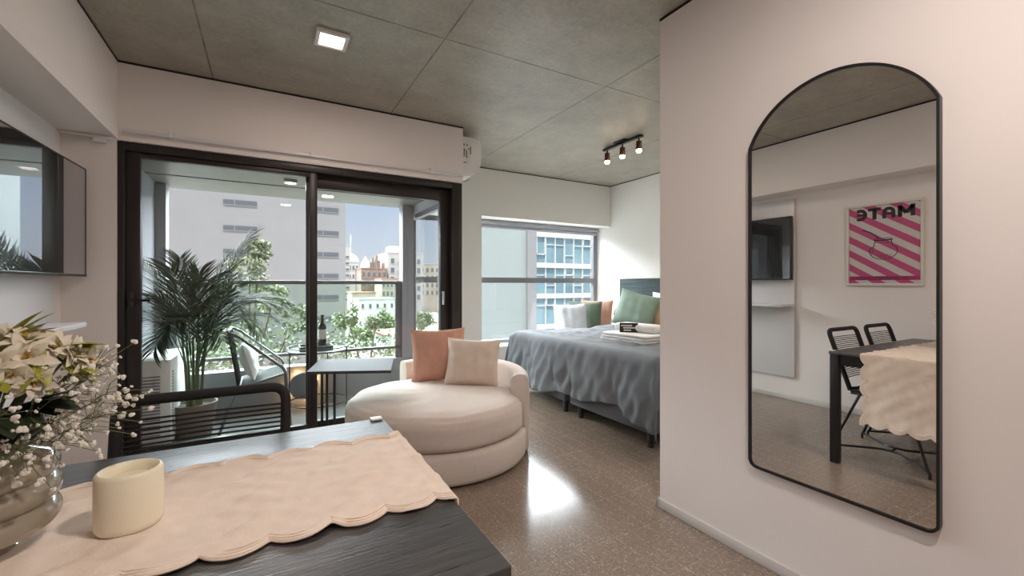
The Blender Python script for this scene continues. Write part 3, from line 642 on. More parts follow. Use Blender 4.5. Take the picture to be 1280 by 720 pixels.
# ------------------------------------------------------------------ rope chairs
def chair_proto():
    t = thing('dining_chair', 'black rope dining chair tucked behind the table, nearest the round armchair', 'chair', (-.155, 1.30, 0), 0, 'black rope dining chairs')
    K = dict(local=True)
    def backpt(q, x): return Vector((x, .185 + .135 * q, .45 + .415 * q))
    def fillet(P, r=.05, n=6):
        out = [P[0]]
        for i in range(1, len(P) - 1):
            a_ = (P[i - 1] - P[i]).normalized(); b_ = (P[i + 1] - P[i]).normalized(); rr = min(r, (P[i - 1] - P[i]).length * .45, (P[i + 1] - P[i]).length * .45)
            p0 = P[i] + a_ * rr; p1 = P[i] + b_ * rr
            out += [p0 * (1 - s) ** 2 + P[i] * 2 * s * (1 - s) + p1 * s * s for s in [k / n for k in range(n + 1)]]
        return out + [P[-1]]
    W = .212
    MB().tube(fillet([backpt(0, -W + .012), backpt(1, -W), backpt(1, W), backpt(0, W - .012)], .05), .0155, 10).build('back_frame', M['rope'], t, **K)
    bs = MB()
    for k in range(22):
        q = .20 + .672 * k / 21; x = W - .012 * (1 - q)
        bs.tube([backpt(q, -x), backpt(q, 0) + Vector((0, .012, 0)), backpt(q, x)], .0032, 5)
    bs.build('back_strings', M['rope'], t, **K)
    MB().tube(fillet([Vector((-.2, .19, .45)), Vector((-.2, -.22, .46)), Vector((.2, -.22, .46)), Vector((.2, .19, .45)), Vector((-.2, .19, .45))], .03), .011, 8).build('seat_frame', M['black'], t, **K)
    ss = MB()
    for k in range(34):
        y = -.205 + .39 * k / 33; ss.tube([(-.2, y, .468), (-.1, y, .460), (.1, y, .460), (.2, y, .468)], .0055, 5)
    for k in range(3): ss.tube([(-.205, -.2 + .0, .462 - .012 * k), (-.205, .18, .455 - .012 * k)], .006, 5).tube([(.205, -.2, .462 - .012 * k), (.205, .18, .455 - .012 * k)], .006, 5)
    ss.build('seat', M['rope'], t, **K)
    for s in (-1, 1):
        MB().tube([(s * .2, .12, .45), (s * .24, .278, .05), (s * .242, .288, .03), (s * .242, .288, 0)], .009, 8).build('leg', M['black'], t, **K)
        MB().tube([(s * .2, -.12, .452), (s * .268, -.25, .05), (s * .27, -.26, .03), (s * .27, -.26, 0)], .009, 8).build('leg', M['black'], t, **K)
    bs = MB()
    for s in (-1, 1): bs.tube(fillet([Vector((s * .24, .28, .04)), Vector((s * .05, .06, .045)), Vector((s * .05, -.04, .045)), Vector((s * .268, -.255, .04))], .06), .008, 8)
    bs.tube([(-.05, .01, .045), (.05, .01, .045)], .008, 8)
    bs.build('stretcher', M['black'], t, **K)
    return t
ch = chair_proto()
dup(ch, (-.735, 1.30, 0), 0, 'black rope dining chair tucked behind the table, nearest the television wall', 'black rope dining chairs')
dup(ch, (-.14, .70, 0), PI, 'black rope dining chair on the camera side of the table, seen in the mirror', 'black rope dining chairs')

# ------------------------------------------------------------------ round armchair
ax, ay = 1.08, 2.98
t = thing('round_armchair', 'large round oatmeal upholstered cuddle armchair by the balcony door', 'armchair', (ax, ay, 0))
MB().lathe([(.60, .012), (.632, .02), (.640, .045), (.640, .175), (.628, .195), (.59, .203), (.0001, .205)], (ax, ay, 0), 72).build('base', M['fabric'], t, angle=60)
def cush(u, v):
    a_ = 2 * PI * u
    prof = [(.0001, .205), (.55, .205), (.60, .212), (.625, .235), (.632, .28), (.632, .345), (.62, .385), (.59, .412), (.52, .430), (.40, .440), (.25, .446), (.1, .449), (.0001, .45)]
    k = v * (len(prof) - 1); i = min(int(k), len(prof) - 2); f_ = k - i
    r = prof[i][0] * (1 - f_) + prof[i + 1][0] * f_; z = prof[i][1] * (1 - f_) + prof[i + 1][1] * f_
    wr = .004 * math.sin(9 * a_ + 14 * r) * math.sin(r * 9 + 2 * a_) if k > 6 else .003 * math.sin(7 * a_ + 30 * z)
    wr *= min(1, r / .3)
    z += wr * (1 if k > 6 else 0); r += wr * .6
    inner = .518 + .112 * (0.5 + .5 * math.tanh((abs(((math.degrees(a_) - 31.5 + 180) % 360) - 180) - 70) / 4))
    return (ax + min(r, inner) * math.cos(a_), ay + min(r, inner) * math.sin(a_), z)
MB().grid(145, 49, cush).build('seat_cushion', M['fabric'], t, angle=70)
def back(u, v):
    a_ = math.radians(-36 + 135 * u)
    rise = .02 * math.sin(PI * u)
    top = .565 + rise
    sec = [(.648, .015), (.655, .06), (.658, .25), (.660, .40), (.658, top - .06), (.650, top - .02), (.628, top), (.585, top + .003), (.545, top - .012), (.528, top - .045), (.525, .40), (.528, .25), (.53, .215), (.60, .21), (.642, .20), (.643, .03)]
    k = v * (len(sec) - 1); i = min(int(k), len(sec) - 2); f_ = k - i
    r = sec[i][0] * (1 - f_) + sec[i + 1][0] * f_; z = sec[i][1] * (1 - f_) + sec[i + 1][1] * f_
    return (ax + r * math.cos(a_), ay + r * math.sin(a_), z)
bk = MB(); bk.grid(61, 42, back)
for u in (0, 1):
    o = len(bk.v); pts = [back(u, j / 41) for j in range(42)]; c_ = [sum(p[i] for p in pts[8:28]) / 20 for i in range(3)]
    av = math.radians(-36 + 135 * u); sgn = -1 if u == 0 else 1
    c_ = (c_[0] - math.sin(av) * .012 * sgn, c_[1] + math.cos(av) * .012 * sgn, c_[2])
    bk.add(pts + [c_], [(j, (j + 1) % 42, 42) for j in range(42)])
bk.build('backrest', M['fabric'], t, angle=60)

def pillow(w_, h_, th, T, seed=0, n=29):
    m = MB(); ph = seed * 1.7
    def prof(u, v):
        a_, b2 = abs(2 * u - 1), abs(2 * v - 1)
        return max(0., (1 - a_ ** 2.6) * (1 - b2 ** 2.6)) ** .55
    def P(sg):
        def f(u, v):
            x, y = 2 * u - 1, 2 * v - 1
            px = x * (1 - .085 * (1 - y * y)) * w_ / 2; pyy = y * (1 - .085 * (1 - x * x)) * h_ / 2
            wr = .006 * math.sin(7 * x + 5 * y + ph) * math.sin(4 * y - 6 * x + 2 * ph) + .004 * math.sin(15 * x * y + ph)
            edge = prof(u, v)
            return (px, pyy, sg * (th / 2 * edge + wr * edge))
        return f
    m.grid(n, n, P(1), T); m.grid(n, n, P(-1), T, True); return m
def pose(loc, yaw, lean, roll=0):    # pillow plane upright, its face looking along -y before yaw; lean tips the top backwards
    return Matrix.Translation(loc) @ Matrix.Rotation(yaw, 4, 'Z') @ Matrix.Rotation(PI / 2 - lean, 4, 'X') @ Matrix.Rotation(roll, 4, 'Z')
def cushion(name, w_, h_, th, loc, yaw, lean, m, label, cat='cushion', group=None, roll=0, seed=0):
    o = pillow(w_, h_, th, pose(loc, yaw, lean, roll), seed).build(name, m, angle=75)
    return tag(o, label, cat, group)
cushion('throw_cushion', .44, .43, .15, (1.20, 3.30, .638), -.30, .24, M['pink'], 'dusty pink cushion leaning at the back of the round armchair', seed=1, roll=.02)
cushion('throw_cushion', .42, .37, .15, (1.375, 3.03, .606), -.55, .30, M['cream'], 'cream cushion in front of the pink one on the round armchair', seed=2, roll=-.04)

# ------------------------------------------------------------------ C-shaped side table
t = thing('side_table', 'black C-shaped metal side table sliding over the round armchair seat', 'side table', (.3, 3.25, 0))
A, B3, C3, D3 = Vector((.221, 3.02, 0)), Vector((.697, 2.80, 0)), Vector((.835, 3.28, 0)), Vector((.344, 3.47, 0))
tp = MB().prism([tuple(A.xy), tuple(B3.xy), tuple(C3.xy), tuple(D3.xy)], 'z', .632, .65)
tp.build('tabletop', M['tabletop'] if 'tabletop' in M else mat('charcoal_metal_top', (.06, .064, .072), .6, spec=.15), t)
def post(p, q, w_=.022):
    return MB().box(-w_ / 2, w_ / 2, -w_ / 2, w_ / 2, 0, (q - p).length, .002, Matrix.Translation(p) @ (q - p).to_track_quat('Z', 'Y').to_matrix().to_4x4())
for p in (A + Vector((.013, .002, 0)), D3 + Vector((.012, -.012, 0)), D3 + (C3 - D3) * .09 + Vector((.0, -.012, 0)), D3 + (C3 - D3) * .19 + Vector((0, -.012, 0))):
    post(p + Vector((0, 0, .02)), p + Vector((0, 0, .632)), .017).build('leg', M['black'], t)
post(A + Vector((.013, .002, .01)), D3 + Vector((.012, -.012, .01)), .018).build('base_bar', M['black'], t)
post(D3 + Vector((.012, -.012, .01)), D3 + (C3 - D3) * .25 + Vector((0, -.012, .01)), .018).build('base_bar', M['black'], t)

# ------------------------------------------------------------------ bed
t = thing('bed', 'wide double bed on charcoal bases with a grey-green wooden headboard', 'bed', (3.35, 3.2, 0))
for y0, y1 in ((2.19, 3.165), (3.235, 4.21)):
    b0 = MB().box(2.40, 4.30, y0, y1, .115, .36, .02).build('box_base', M['bedbase'], t)
    for x in (2.47, 4.2):
        for y in (y0 + .08, y1 - .08): MB().lathe([(.022, 0), (.03, .115)], (x, y, 0), 12).build('leg', M['black'], b0)
MB().box(2.42, 4.31, 2.20, 4.20, .36, .63, .04, seg=3).build('mattress', M['sheet'], t)
MB().box(4.325, 4.358, 1.86, 4.54, .12, 1.285, .004).build('headboard', M['headb'], t)
# duvet
BX, BY0, BY1, ZT = 2.385, 2.14, 4.235, .680
def drape(dst, r=.07):
    # distance past the edge -> (outward, down)
    if dst <= 0: return 0., 0.
    if dst < r * PI / 2: a_ = dst / r; return r * math.sin(a_), r * (1 - math.cos(a_))
    return r, r + (dst - r * PI / 2)
def duvet(u, v):
    Lx = .50 + 1.62; a_ = u * Lx; b_ = BY0 - .34 + v * (BY1 - BY0 + .34 + .30)
    hem = .035 * math.sin(b_ * 3.7 + 1.0) + .02 * math.sin(b_ * 9 + .4)
    dx = (.50 + .02 - a_); dx = dx * (1 + hem / .5) if dx > 0 else dx
    r = .075
    ox, zx = drape(dx, r); X = (BX + r) - ox if dx > 0 else (BX + r) + (-dx)
    dy1 = b_ - (BY1 - r); dy0 = (BY0 + r) - b_
    Y = b_; zy = 0
    if dy1 > 0: oy, zy = drape(dy1, r); Y = BY1 - r + oy
    if dy0 > 0: oy, zy = drape(dy0, r); Y = BY0 + r - oy
    z = ZT - max(zx, zy) - .25 * min(zx, zy)
    amp = min(1, max(0, dx) / .35)
    f1 = math.sin(b_ * 19 + 1.3 * math.sin(b_ * 4.1) + dx * 3.5) ; f2 = math.sin(b_ * 37 + 2.1 * math.sin(b_ * 6) - dx * 5); f3 = math.sin(b_ * 9.3 + .6 - dx * 2)
    f4 = abs(math.sin(b_ * 13 + dx * 9 + 1.1 * math.sin(b_ * 3))) ** 2.5; f5 = abs(math.sin(b_ * 23 - dx * 12 + math.sin(b_ * 5))) ** 3
    f6 = math.sin(b_ * 31 + dx * 21 + 1.5 * math.sin(b_ * 7)); f7 = math.sin(b_ * 55 - dx * 16 + 2 * math.sin(b_ * 9 + dx * 5))
    X -= amp * (.012 * f1 + .006 * f2 + .018 * f3 + .016 * f4 + .012 * f5 + .006 * f6 + .003 * f7) * (1 if dx > 0 else 0) + amp * .02
    ampy = min(1, max(0, max(dy0, dy1)) / .3)
    if ampy > 0: Y += (1 if dy1 > 0 else -1) * ampy * (.015 * math.sin(X * 22 + .7) + .012 * math.sin(X * 41))
    top = 1 - amp
    z += top * (.006 * math.sin(X * 11 + b_ * 7 + math.sin(b_ * 5)) + .005 * math.sin(b_ * 15 - X * 6) + .012 * math.sin(b_ * 2.3 + 1) * math.sin(X * 2.5) + .004 * math.sin(X * 31 + b_ * 13) + .003 * math.sin(X * 24 - b_ * 37 + 2 * math.sin(b_ * 6))) * min(1, max(.2, -dx / .2))
    return (X, Y, z)
tag(MB().grid(141, 261, duvet).build('duvet', M['duvet'], angle=180, solid=.012), 'slate grey duvet cover hanging in folds over the foot of the bed', 'duvet')
# bed pillows (headboard end)
cushion('bed_pillow', .62, .44, .17, (4.20, 3.56, .895), -PI / 2, .22, M['sheet'], 'white bed pillow against the headboard behind the sage green cushion', 'pillow')
cushion('bed_pillow', .55, .40, .16, (4.02, 3.40, .86), -PI / 2 + .1, .32, M['brown'], 'ochre brown cushion partly hidden behind the corner wall', 'pillow', seed=5)
cushion('bed_pillow', .54, .46, .18, (3.86, 3.78, .89), -PI / 2 + .35, .30, M['green'], 'large sage green cushion leaning against the pillows at the headboard', 'pillow', seed=3, roll=-.22)
# cushions on the window ledge
cushion('throw_cushion', .46, .50, .15, (3.56, 4.66, .70), -.55, .18, M['palecush'], 'pale blue-grey cushion on the window ledge, leftmost of three', 'cushion', 'cushions on the window ledge', .04, 4)
cushion('throw_cushion', .46, .53, .13, (3.84, 4.70, .712), -.75, .12, M['olive'], 'dark olive green cushion on the window ledge, between pale and pink ones', 'cushion', 'cushions on the window ledge', 0, 6)
cushion('throw_cushion', .46, .54, .13, (4.06, 4.72, .72), -.85, .10, M['pink'], 'pink cushion on the window ledge, nearest the headboard wall', 'cushion', 'cushions on the window ledge', 0, 7)
# towels and card
TX, TY = 2.97, 2.90
TR = lambda a_: Matrix.Translation((TX, TY, 0)) @ Matrix.Rotation(a_, 4, 'Z')
tw = MB()
for k, z in enumerate((.697, .722, .747)): tw.box(-.21 + .005 * k, .21 - .004 * k, -.27, .26 - .008 * k, z - .0125, z + .013, .011, TR(.06), 3)
tag(tw.build('bath_towel', M['towel']), 'larger folded white towel lying on the grey duvet', 'towel')
tw = MB(); tw.box(-.02, .16, -.20, .26, .760, .836, .034, TR(.1), 4)
tag(tw.build('hand_towel', M['towel']), 'small rolled white towel stacked on the larger folded towel', 'towel')
t = thing('welcome_card', 'small black card with white print propped on the white towels', 'card', (2.92, 2.92, .760))
R4 = Matrix.Translation((2.905, 2.93, .761)) @ Matrix.Rotation(-.75, 4, 'Z') @ Matrix.Rotation(-.18, 4, 'X')
MB().box(-.082, .082, -.002, .002, 0, .088, .0008, R4).build('card_sheet', M['paperb'], t)
ln = MB()
for r_, (x0, x1, z) in enumerate(((-.07, .03, .056), (-.05, .072, .036), (-.045, .02, .014))):
    x = x0
    while x < x1 - .004: w_ = rnd.uniform(.004, .008); ln.box(x, x + w_, -.0032, -.002, z, z + .013, 0, R4); x += w_ + .0018
ln.build('print_lines', M['lett'], t, smooth=False)
# reading sconce
t = thing('wall_sconce', 'small bronze reading lamp with a glowing bulb beside the headboard', 'lamp', (4.33, 4.55, .62))
MB().tube([(4.31, 4.53, .64)] + [(4.31, 4.53, .82)] + [(4.31, 4.53 + .045 - .045 * math.cos(math.radians(q)), .82 + .04 * math.sin(math.radians(q))) for q in range(20, 181, 20)] + [(4.31, 4.62, .80)], .007, 8).box(4.30, 4.358, 4.545, 4.575, .60, .66, .003).build('arm', M['copper'], t)
MB().lathe([(.008, .075), (.02, .07), (.022, .0)], (4.31, 4.62, .735), 14).build('socket', M['copper'], t)
MB().lathe([(.010, .0), (.019, -.018), (.015, -.045), (.0001, -.055)], (4.31, 4.62, .736), 14).build('bulb', M['bulb'], t)
light('lamp_light', 'POINT', (4.27, 4.62, .70), .8, WARM, .02, t)

# ------------------------------------------------------------------ balcony things
t = thing('outdoor_condenser', 'white outdoor air conditioning unit in the balcony corner behind the palm', 'air conditioner', (-.70, 4.25, 0))
MB().box(-.825, -.60, 3.93, 4.60, .04, .66, .012).build('housing', M['plastic'], t)
gr = MB(); g2 = MB()
for k in range(20): gr.box(-.602, -.596, 3.99, 4.02, .14 + .022 * k, .152 + .022 * k); g2.box(-.79, -.66, 3.926, 3.932, .12 + .022 * k, .13 + .022 * k)
gr.build('vent_grille', M['dplastic'], t); g2.build('vent_grille', M['dplastic'], t)
for y in (3.98, 4.5): MB().box(-.81, -.62, y, y + .04, 0, .04).build('foot', M['dplastic'], t)

bx_, by_ = -.50, 4.22
t = thing('potted_palm', 'tall potted areca palm with long feathery fronds on the balcony', 'plant', (bx_, by_, 0))
MB().lathe([(.10, 0), (.12, .01), (.155, .25), (.16, .27), (.148, .27), (.14, .24), (.0001, .24)], (bx_, by_, 0), 28).build('planter', M['pot'], t)
MB().lathe([(.14, .241), (.0001, .25)], (bx_, by_, 0), 20).build('soil', M['soil'], t)
cn = MB()
for k in range(7):
    a_ = k * 2.4; r_ = .02 + .035 * (k % 3) / 2; cn.tube([(bx_ + r_ * math.cos(a_), by_ + r_ * math.sin(a_), .24), (bx_ + 1.4 * r_ * math.cos(a_), by_ + 1.4 * r_ * math.sin(a_), .55), (bx_ + 2 * r_ * math.cos(a_), by_ + 2 * r_ * math.sin(a_), .78)], [.012, .010, .006], 7)
cn.build('canes', M['stem'], t)
def frond(base, tip, arch, width, npair=26, dens=1):
    base, tip = Vector(base), Vector(tip); mid = (base + tip) / 2 + Vector((0, 0, arch)); pts = [base * (1 - q) ** 2 + mid * 2 * q * (1 - q) + tip * q * q for q in [i / 20 for i in range(21)]]
    m = MB().tube(pts, [.005 - .004 * i / 20 for i in range(21)], 5)
    side0 = (tip - base).cross(Vector((0, 0, 1))); side0 = side0.normalized() if side0.length > .05 else Vector((.8, -.6, 0))
    for k in range(npair):
        q = .22 + .78 * k / (npair - 1); f_ = q * 20; i = min(19, int(f_)); p = pts[i].lerp(pts[i + 1], f_ - i); tg = (pts[i + 1] - pts[i]).normalized()
        ln = width * 1.12 * (.45 + .55 * math.sin(PI * (.12 + .80 * q))) * rnd.uniform(.85, 1.1); up = side0.cross(tg).normalized()
        if up.z < 0: up = -up
        for s in (-1, 1):
            dr = side0 * s * .70 + tg * .85 + up * .34 + Vector((rnd.uniform(-.1, .1), rnd.uniform(-.1, .1), rnd.uniform(-.08, .08)))
            leaf_blade(m, p, dr, ln, .0050, .45, up, 6)
    m.v = [(max(-.815, q[0]), min(max(3.87, q[1]), 4.715), q[2]) for q in m.v]     # leaves bend along the wall and the door glass
    return m
def inb(p): return (max(-.80, min(1.3, p[0])), max(3.92, min(4.66, p[1])), p[2])
tips = [((-.12, 4.36, 1.62), .22, .25), ((-.16, 4.38, 1.56), .24, .22), ((.20, 4.36, 1.0), .36, .24), ((-.80, 4.30, 1.34), .20, .20), ((-.62, 4.45, 1.42), .22, .20), ((.02, 4.12, 1.02), .30, .22), ((-.20, 4.02, 1.16), .34, .22), ((-.72, 3.98, 1.10), .25, .22), ((-.38, 3.95, 1.22), .32, .22), ((-.80, 4.10, .92), .30, .22), ((.10, 4.30, .86), .34, .22), ((-.05, 4.0, .80), .36, .2), ((-.55, 3.93, .95), .30, .22), ((-.28, 4.48, 1.22), .28, .22), ((-.80, 4.50, 1.10), .25, .2), ((-.30, 3.95, .78), .36, .2), ((-.70, 3.95, .72), .34, .2), ((-.47, 4.3, 1.30), .15, .2), ((-.02, 4.45, 1.10), .32, .2), ((-.62, 4.05, 1.30), .22, .22), ((.14, 4.15, .98), .34, .2), ((-.42, 4.05, 1.05), .34, .22), ((-.66, 4.1, .82), .36, .2), ((-.16, 4.15, .95), .38, .22), ((-.30, 4.3, 1.40), .22, .2)]
for k, (tp_, ar, wd) in enumerate(tips):
    a_ = math.atan2(tp_[1] - by_, tp_[0] - bx_); b0 = (bx_ + .05 * math.cos(a_), by_ + .05 * math.sin(a_), .55 + .1 * (k % 3))
    frond(b0, tp_, ar, wd).build('frond', M['leaf'], t, angle=80)

# lounge chair
t = thing('balcony_lounge_chair', 'grey metal lounge chair with dark strung back on the balcony', 'chair', (-.1, 4.36, 0))
for y in (4.14, 4.60):
    MB().tube([(-.27, y, .82), (-.20, y, .78), (.12, y, .50), (.145, y, .45), (.18, y, .0)], .012, 8).build('side_frame', M['alu_grey'], t)
    MB().tube([(-.20, y, .36), (-.33, y, .0)], .011, 8).build('leg', M['alu_grey'], t)
MB().tube([(-.27, 4.14, .82), (-.27, 4.60, .82)], .012, 8).tube([(.145, 4.14, .45), (.145, 4.60, .45)], .011, 8).tube([(-.19, 4.14, .36), (-.19, 4.60, .36)], .011, 8).tube([(-.19, 4.14, .36), (.14, 4.14, .45)], .010, 8).tube([(-.19, 4.60, .36), (.14, 4.60, .45)], .010, 8).build('cross_bars', M['alu_grey'], t)
bs = MB(); sm = MB()
for k in range(16):
    y = 4.16 + .42 * k / 15; bs.tube([(-.27, y, .82), (-.20, y, .36)], .007, 6); sm.tube([(-.19, y, .36), (.145, y, .45)], .006, 6)
bs.build('back_cords', M['rope'], t); sm.build('seat_cords', M['alu_grey'], t)
cushion('outdoor_cushion', .36, .32, .12, (-.13, 4.37, .555), PI / 2, .28, M['sheet'], 'white cushion leaning in the balcony lounge chair', seed=8)

# round table, tray, bottle
tx_, ty_ = .42, 4.40
t = thing('round_side_table', 'small round dark metal table with thin legs on the balcony', 'table', (tx_, ty_, 0))
MB().lathe([(.0001, .588), (.255, .588), (.258, .594), (.255, .6), (.0001, .6)], (tx_, ty_, 0), 48).build('tabletop', M['black'], t)
MB().tube([(tx_ + .258 * math.cos(2 * PI * k / 40), ty_ + .258 * math.sin(2 * PI * k / 40), .625) for k in range(40)], .005, 6, True).build('rim_ring', M['black'], t)
for k in range(4):
    a_ = PI / 4 + .35 + k * PI / 2; MB().tube([(tx_ + .258 * math.cos(a_), ty_ + .258 * math.sin(a_), .625), (tx_ + .258 * math.cos(a_), ty_ + .258 * math.sin(a_), 0)], .006, 6).build('leg', M['black'], t)
MB().tube([(tx_ + .255 * math.cos(2 * PI * k / 40), ty_ + .255 * math.sin(2 * PI * k / 40), .12) for k in range(40)], .005, 6, True).build('foot_ring', M['black'], t)
tag(MB().box(tx_ - .16, tx_ + .12, ty_ - .1, ty_ + .1, .601, .609, .002).box(tx_ - .16, tx_ + .12, ty_ - .1, ty_ - .092, .609, .64, .002).box(tx_ - .16, tx_ + .12, ty_ + .092, ty_ + .1, .609, .64, .002).box(tx_ - .16, tx_ - .152, ty_ - .092, ty_ + .092, .609, .64, .002).box(tx_ + .112, tx_ + .12, ty_ - .092, ty_ + .092, .609, .64, .002).build('serving_tray', M['alu_grey']), 'dark rectangular tray on the round balcony table', 'tray')
bxx, byy = .455, 4.40
t = thing('wine_bottle', 'dark wine bottle with a pale label on the balcony tray', 'bottle', (bxx, byy, .609))
MB().lathe([(.0001, .0), (.036, 0), (.038, .006), (.038, .19), (.034, .21), (.018, .235), (.0145, .25), (.0145, .30), (.016, .302), (.016, .31), (.0001, .31)], (bxx, byy, .609), 28).build('glass_body', M['bottle'], t)
MB().lathe([(.0385, .085), (.0385, .175)], (bxx, byy, .609), 28).build('label', M['paper'], t)
# wall lamp on the parapet
lx, lz = .315, .215
t = thing('outdoor_wall_lamp', 'round dark disc wall lamp with a warm halo low on the balcony parapet', 'wall lamp', (lx, 4.71, lz))
RX = Matrix.Translation((lx, 4.73, lz)) @ Matrix.Rotation(PI / 2, 4, 'X')
MB().lathe([(.0001, .075), (.125, .075), (.13, .07), (.13, .062), (.0001, .062)], (0, 0, 0), 40, RX).build('disc', M['gpaint'], t)
MB().lathe([(.06, .001), (.06, .062)], (0, 0, 0), 24, RX).build('hub', M['plastic'], t)
MB().lathe([(.09, .045), (.1, .045), (.1, .058), (.09, .058)], (0, 0, 0), 40, RX).build('light_ring', M['glow'], t)
for k in range(4):
    a_ = k * PI / 2 + .4; light('lamp_light', 'POINT', (lx + .12 * math.cos(a_), 4.70, lz + .12 * math.sin(a_)), .5, (1, .62, .28), .015, t)

# ------------------------------------------------------------------ outside
ZG = -9.5
struct('ground', MB().box(-80, 160, 6, 420, ZG - .3, ZG), M['street'])
t = thing('apartment_block', 'tall white windowless building wall with narrow slit windows beyond the balcony', 'building', (-5, 66, ZG))
MB().box(-26, 9.02, 60, 72, ZG, 14.5).build('walls', M['bwhite'], t)
for x0, x1 in ((-4.35, -1.0), (5.57, 8.14)):
    for z in (13.62, 10.85, 7.85, 5.1, 2.35, -.4, -3.15):
        wdw = MB().box(x0, x1, 59.93, 60.02, z - .27, z + .27).build('slit_window', M['slit'], t)
        MB().box(x0, x1, 59.86, 59.99, z - .36, z - .29).box((x0 + x1) / 2 - .6, (x0 + x1) / 2 - .52, 59.9, 59.99, z - .27, z + .27).build('sill', M['pier'], wdw)
t = thing('office_building', 'pale building with a blue glass curtain wall outside the bedroom window', 'building', (25, 38, ZG))
MB().box(15.3, 20.2, 33, 41, ZG, 8.9).build('blank_wall', M['bpale'], t)
MB().box(20.2, 21.15, 32.7, 41, ZG, 8.9).build('pier', M['pier'], t)
MB().box(21.15, 40, 33.3, 41, ZG, 8.9).build('glazing', M['cglass'], t)
for k in range(-3, 3):
    z = 3.0 + 2.83 * k; MB().box(21.15, 40, 33.0, 33.3, z - .22, z + .22).build('spandrel', M['cwall'], t)
    mu = MB()
    for j in range(17):
        x = 21.35 + 1.08 * j; mu.box(x - .035, x + .035, 33.12, 33.3, z + .22, z + 2.61)
        zz = z + .22 + (1.7 if (j + k) % 3 else .75); mu.box(x, x + 1.08, 33.15, 33.3, zz - .03, zz + .03)
        if (j * 2 + k) % 5 == 0: mu.box(x + .05, x + .11, 33.08, 33.3, zz - .0, z + 2.61).box(x + .97, x + 1.03, 33.08, 33.3, zz, z + 2.61).box(x + .05, x + 1.03, 33.08, 33.3, zz, zz + .08)
    mu.build('mullion_grid', M['cwall'], t)
def block(name, label, x0, x1, y, dp, z1, m, wins, roof=None, ww=.9, wh=1.4):
    t = thing(name, label, 'building', ((x0 + x1) / 2, y + dp / 2, ZG))
    MB().box(x0, x1, y, y + dp, ZG, z1).build('walls', m, t)
    MB().box(x0 - .2, x1 + .2, y - .2, y + dp + .2, z1, z1 + .35).build('cornice', roof or M['bgrey'], t)
    nx, zs_ = wins
    for z in zs_:
        for k in range(nx):
            x = x0 + (x1 - x0) * (k + .5) / nx
            wd = MB().box(x - ww / 2, x + ww / 2, y - .05, y + .05, z, z + wh).build('window', M['winglass'], t)
            MB().box(x - ww / 2 - .1, x + ww / 2 + .1, y - .25, y + .02, z - .2, z - .05).build('sill', M['bgrey'], wd)
    return t
b = block('city_tower', 'slim grey tower at the right edge of the white building', 22.3, 23.9, 150, 8, 14.0, M['bgrey'], (1, [2.0 * k - 4 for k in range(8)]), None, 1.0, .6)
b = block('hotel_block', 'pale hotel block with three rows of balconies beyond the railing', 34.4, 46, 142, 14, 11.5, M['bgrey'], (4, [8.2, 5.2, 2.2, -.8, -3.8]), None, 1.1, 1.6)
MB().box(36, 44, 146, 152, 11.85, 14.2).build('roof_house', M['cwall'], b)
for z in (7.9, 4.9, 1.9, -1.1):
    for x in (38.7, 41.6): MB().box(x - 1.1, x + 1.1, 141, 142, z - .1, z + .6).build('balcony', M['bgrey'], b)
b = block('domed_building', 'pale domed tower with a tall mast on the skyline', 24.0, 30.2, 170, 10, 9.5, M['bgrey'], (5, [6.8, 3.6]), None, .7, 1.5)
MB().lathe([(3.0, 0), (2.8, 1.4), (1.9, 2.6), (.9, 3.3), (.25, 3.5), (.2, 10.5), (.0001, 11)], (28.2, 175, 9.8), 20).build('dome_mast', M['bgrey'], b)
b = block('brick_building', 'weathered brick building with chimneys and a white domed turret', 25.6, 33.6, 140, 10, 6.2, M['brick'], (5, [3.6, .8, -2.0]), M['brick'], .7, 1.5)
for x, z in ((29.2, 9.8), (30.4, 10.6), (31.2, 9.0), (32.6, 8.2)): MB().box(x, x + .7, 142, 143.5, 6.4, z, .0).build('chimney', M['brick'], b)
MB().box(28.6, 32.0, 142.2, 148, 6.4, 8.4).build('upper_storey', M['brick'], b)
MB().lathe([(1.4, 0), (1.4, 1.2), (1.1, 2.2), (.3, 3.2), (.0001, 3.9)], (27.2, 141.5, 6.4), 18).build('turret', M['cwall'], b)
b = block('beige_house', 'beige house with small windows below the brick building', 20.6, 27.0, 126, 8, -1.2, M['beige'], (5, [-3.4]), M['tile'], .5, 1.0)
b = block('white_house', 'low white house with arched arcade among the trees', 20.0, 29.0, 112, 8, -2.6, M['cwall'], (5, [-4.6]), M['bgrey'], .6, 1.0)
b = block('yellow_house', 'yellow-beige apartment house left of the pale hotel', 29.2, 33.8, 128, 10, 2.8, M['beige'], (4, [.6, -2.0, -4.2]), M['tile'], .6, 1.2)
b = block('terracotta_house', 'low house with terracotta roof beyond the street trees', 14.2, 18.5, 60, 8, -6.0, M['cwall'], (3, [-8.4]), M['tile'], .8, 1.2)
block('beige_tower', 'beige apartment block seen through the side window of the balcony', 50, 64, 164, 12, 9.2, M['beige'], (7, [6.2, 3.2, .2, -2.8]), None, .9, 1.6)
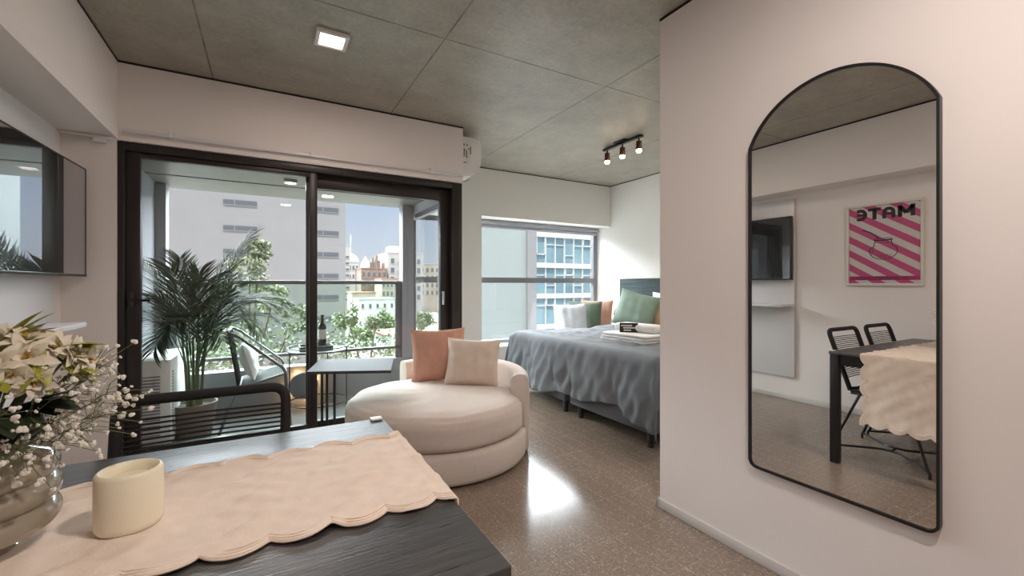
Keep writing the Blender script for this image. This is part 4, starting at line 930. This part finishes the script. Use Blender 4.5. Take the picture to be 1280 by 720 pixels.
# trees
def crown(mb, c, rad, n, size, seed, top_sparse=0):
    rr = random.Random(seed); clusters = []
    for k in range(max(8, n // 60)):
        while True:
            p = Vector((rr.uniform(-1, 1), rr.uniform(-1, 1), rr.uniform(-1, 1)))
            if .45 < p.length < 1: break
        clusters.append(Vector((c[0] + p.x * rad[0], c[1] + p.y * rad[1], c[2] + p.z * rad[2])))
    s_ = min(rad) * .22
    for k in range(n):
        q = rr.choice(clusters); p = q + Vector((rr.gauss(0, s_), rr.gauss(0, s_), rr.gauss(0, s_ * .8)))
        d_ = Vector((rr.uniform(-1, 1), rr.uniform(-1, 1), rr.uniform(-1, .4))).normalized(); sd = d_.orthogonal().normalized(); sd.rotate(Matrix.Rotation(rr.uniform(0, 6.3), 3, d_))
        a_ = size * rr.uniform(.6, 1.2)
        mb.add([p, p + d_ * a_ * .5 + sd * a_ * .38, p + d_ * a_, p + d_ * a_ * .5 - sd * a_ * .38], [(0, 1, 2, 3)])
    return clusters
def tree(label, x, y, zc, rad, n, size, seed, m, extra=(), group='trees in the street'):
    t = thing('street_tree', label, 'tree', (x, y, ZG), 0, group)
    mb = MB(); cl = crown(mb, (x, y, zc), rad, n, size, seed)
    tk = MB().tube([(x, y, ZG), (x + .1, y, (ZG + zc) / 2), (x, y, zc)], [.22, .17, .08], 8)
    for (ex, ez, er) in extra:
        cl2 = crown(mb, (ex, y, ez), (er, er, er), int(n * .16), size, seed + 11); tk.tube([(x, y, zc - .6), ((x + ex) / 2, y, (zc + ez) / 2 - .1), (ex, y, ez)], [.05, .03, .012], 5)
    for q in cl[:14]: tk.tube([(x, y, zc - rad[2] * .6), q], [.05, .015], 5)
    mb.build('foliage', m, t, smooth=False); tk.build('trunk', M['bark'], t)
tree('leafy street tree rising behind the palm in front of the white building', -.35, 12, -1.2, (1.7, 1.5, 1.5), 3000, .11, 3, M['tleaf'], ((-.35, 1.5, .42), (.15, .9, .35), (-.15, 2.05, .25), (.75, .35, .4)))
tree('leafy street tree behind the wine bottle and railing', 2.45, 12.5, -1.3, (1.6, 1.5, 1.3), 2700, .11, 5, M['tleaf'], ((1.9, .35, .35), (2.7, .25, .3)))
tree('low street tree between the other two, seen under the railing', 1.0, 11, -2.0, (1.5, 1.2, 1.1), 2000, .11, 8, M['tleaf'])
for k, (x, y, zc, r) in enumerate(((16.0, 82, -7.2, 2.6), (20.6, 88, -6.4, 2.7), (25.4, 92, -7.0, 2.6), (13.5, 50, -7.6, 2.2), (30.2, 94, -6.6, 2.7))):
    tree(('rounded green tree far down the street, ' + ['left', 'second from left', 'third from left', 'nearest and lowest', 'rightmost'][k] + ' of the distant row'), x, y, zc, (r, r * .8, r * .65), 1500, .55, 20 + k, M['tleaf2'], (), 'distant trees')
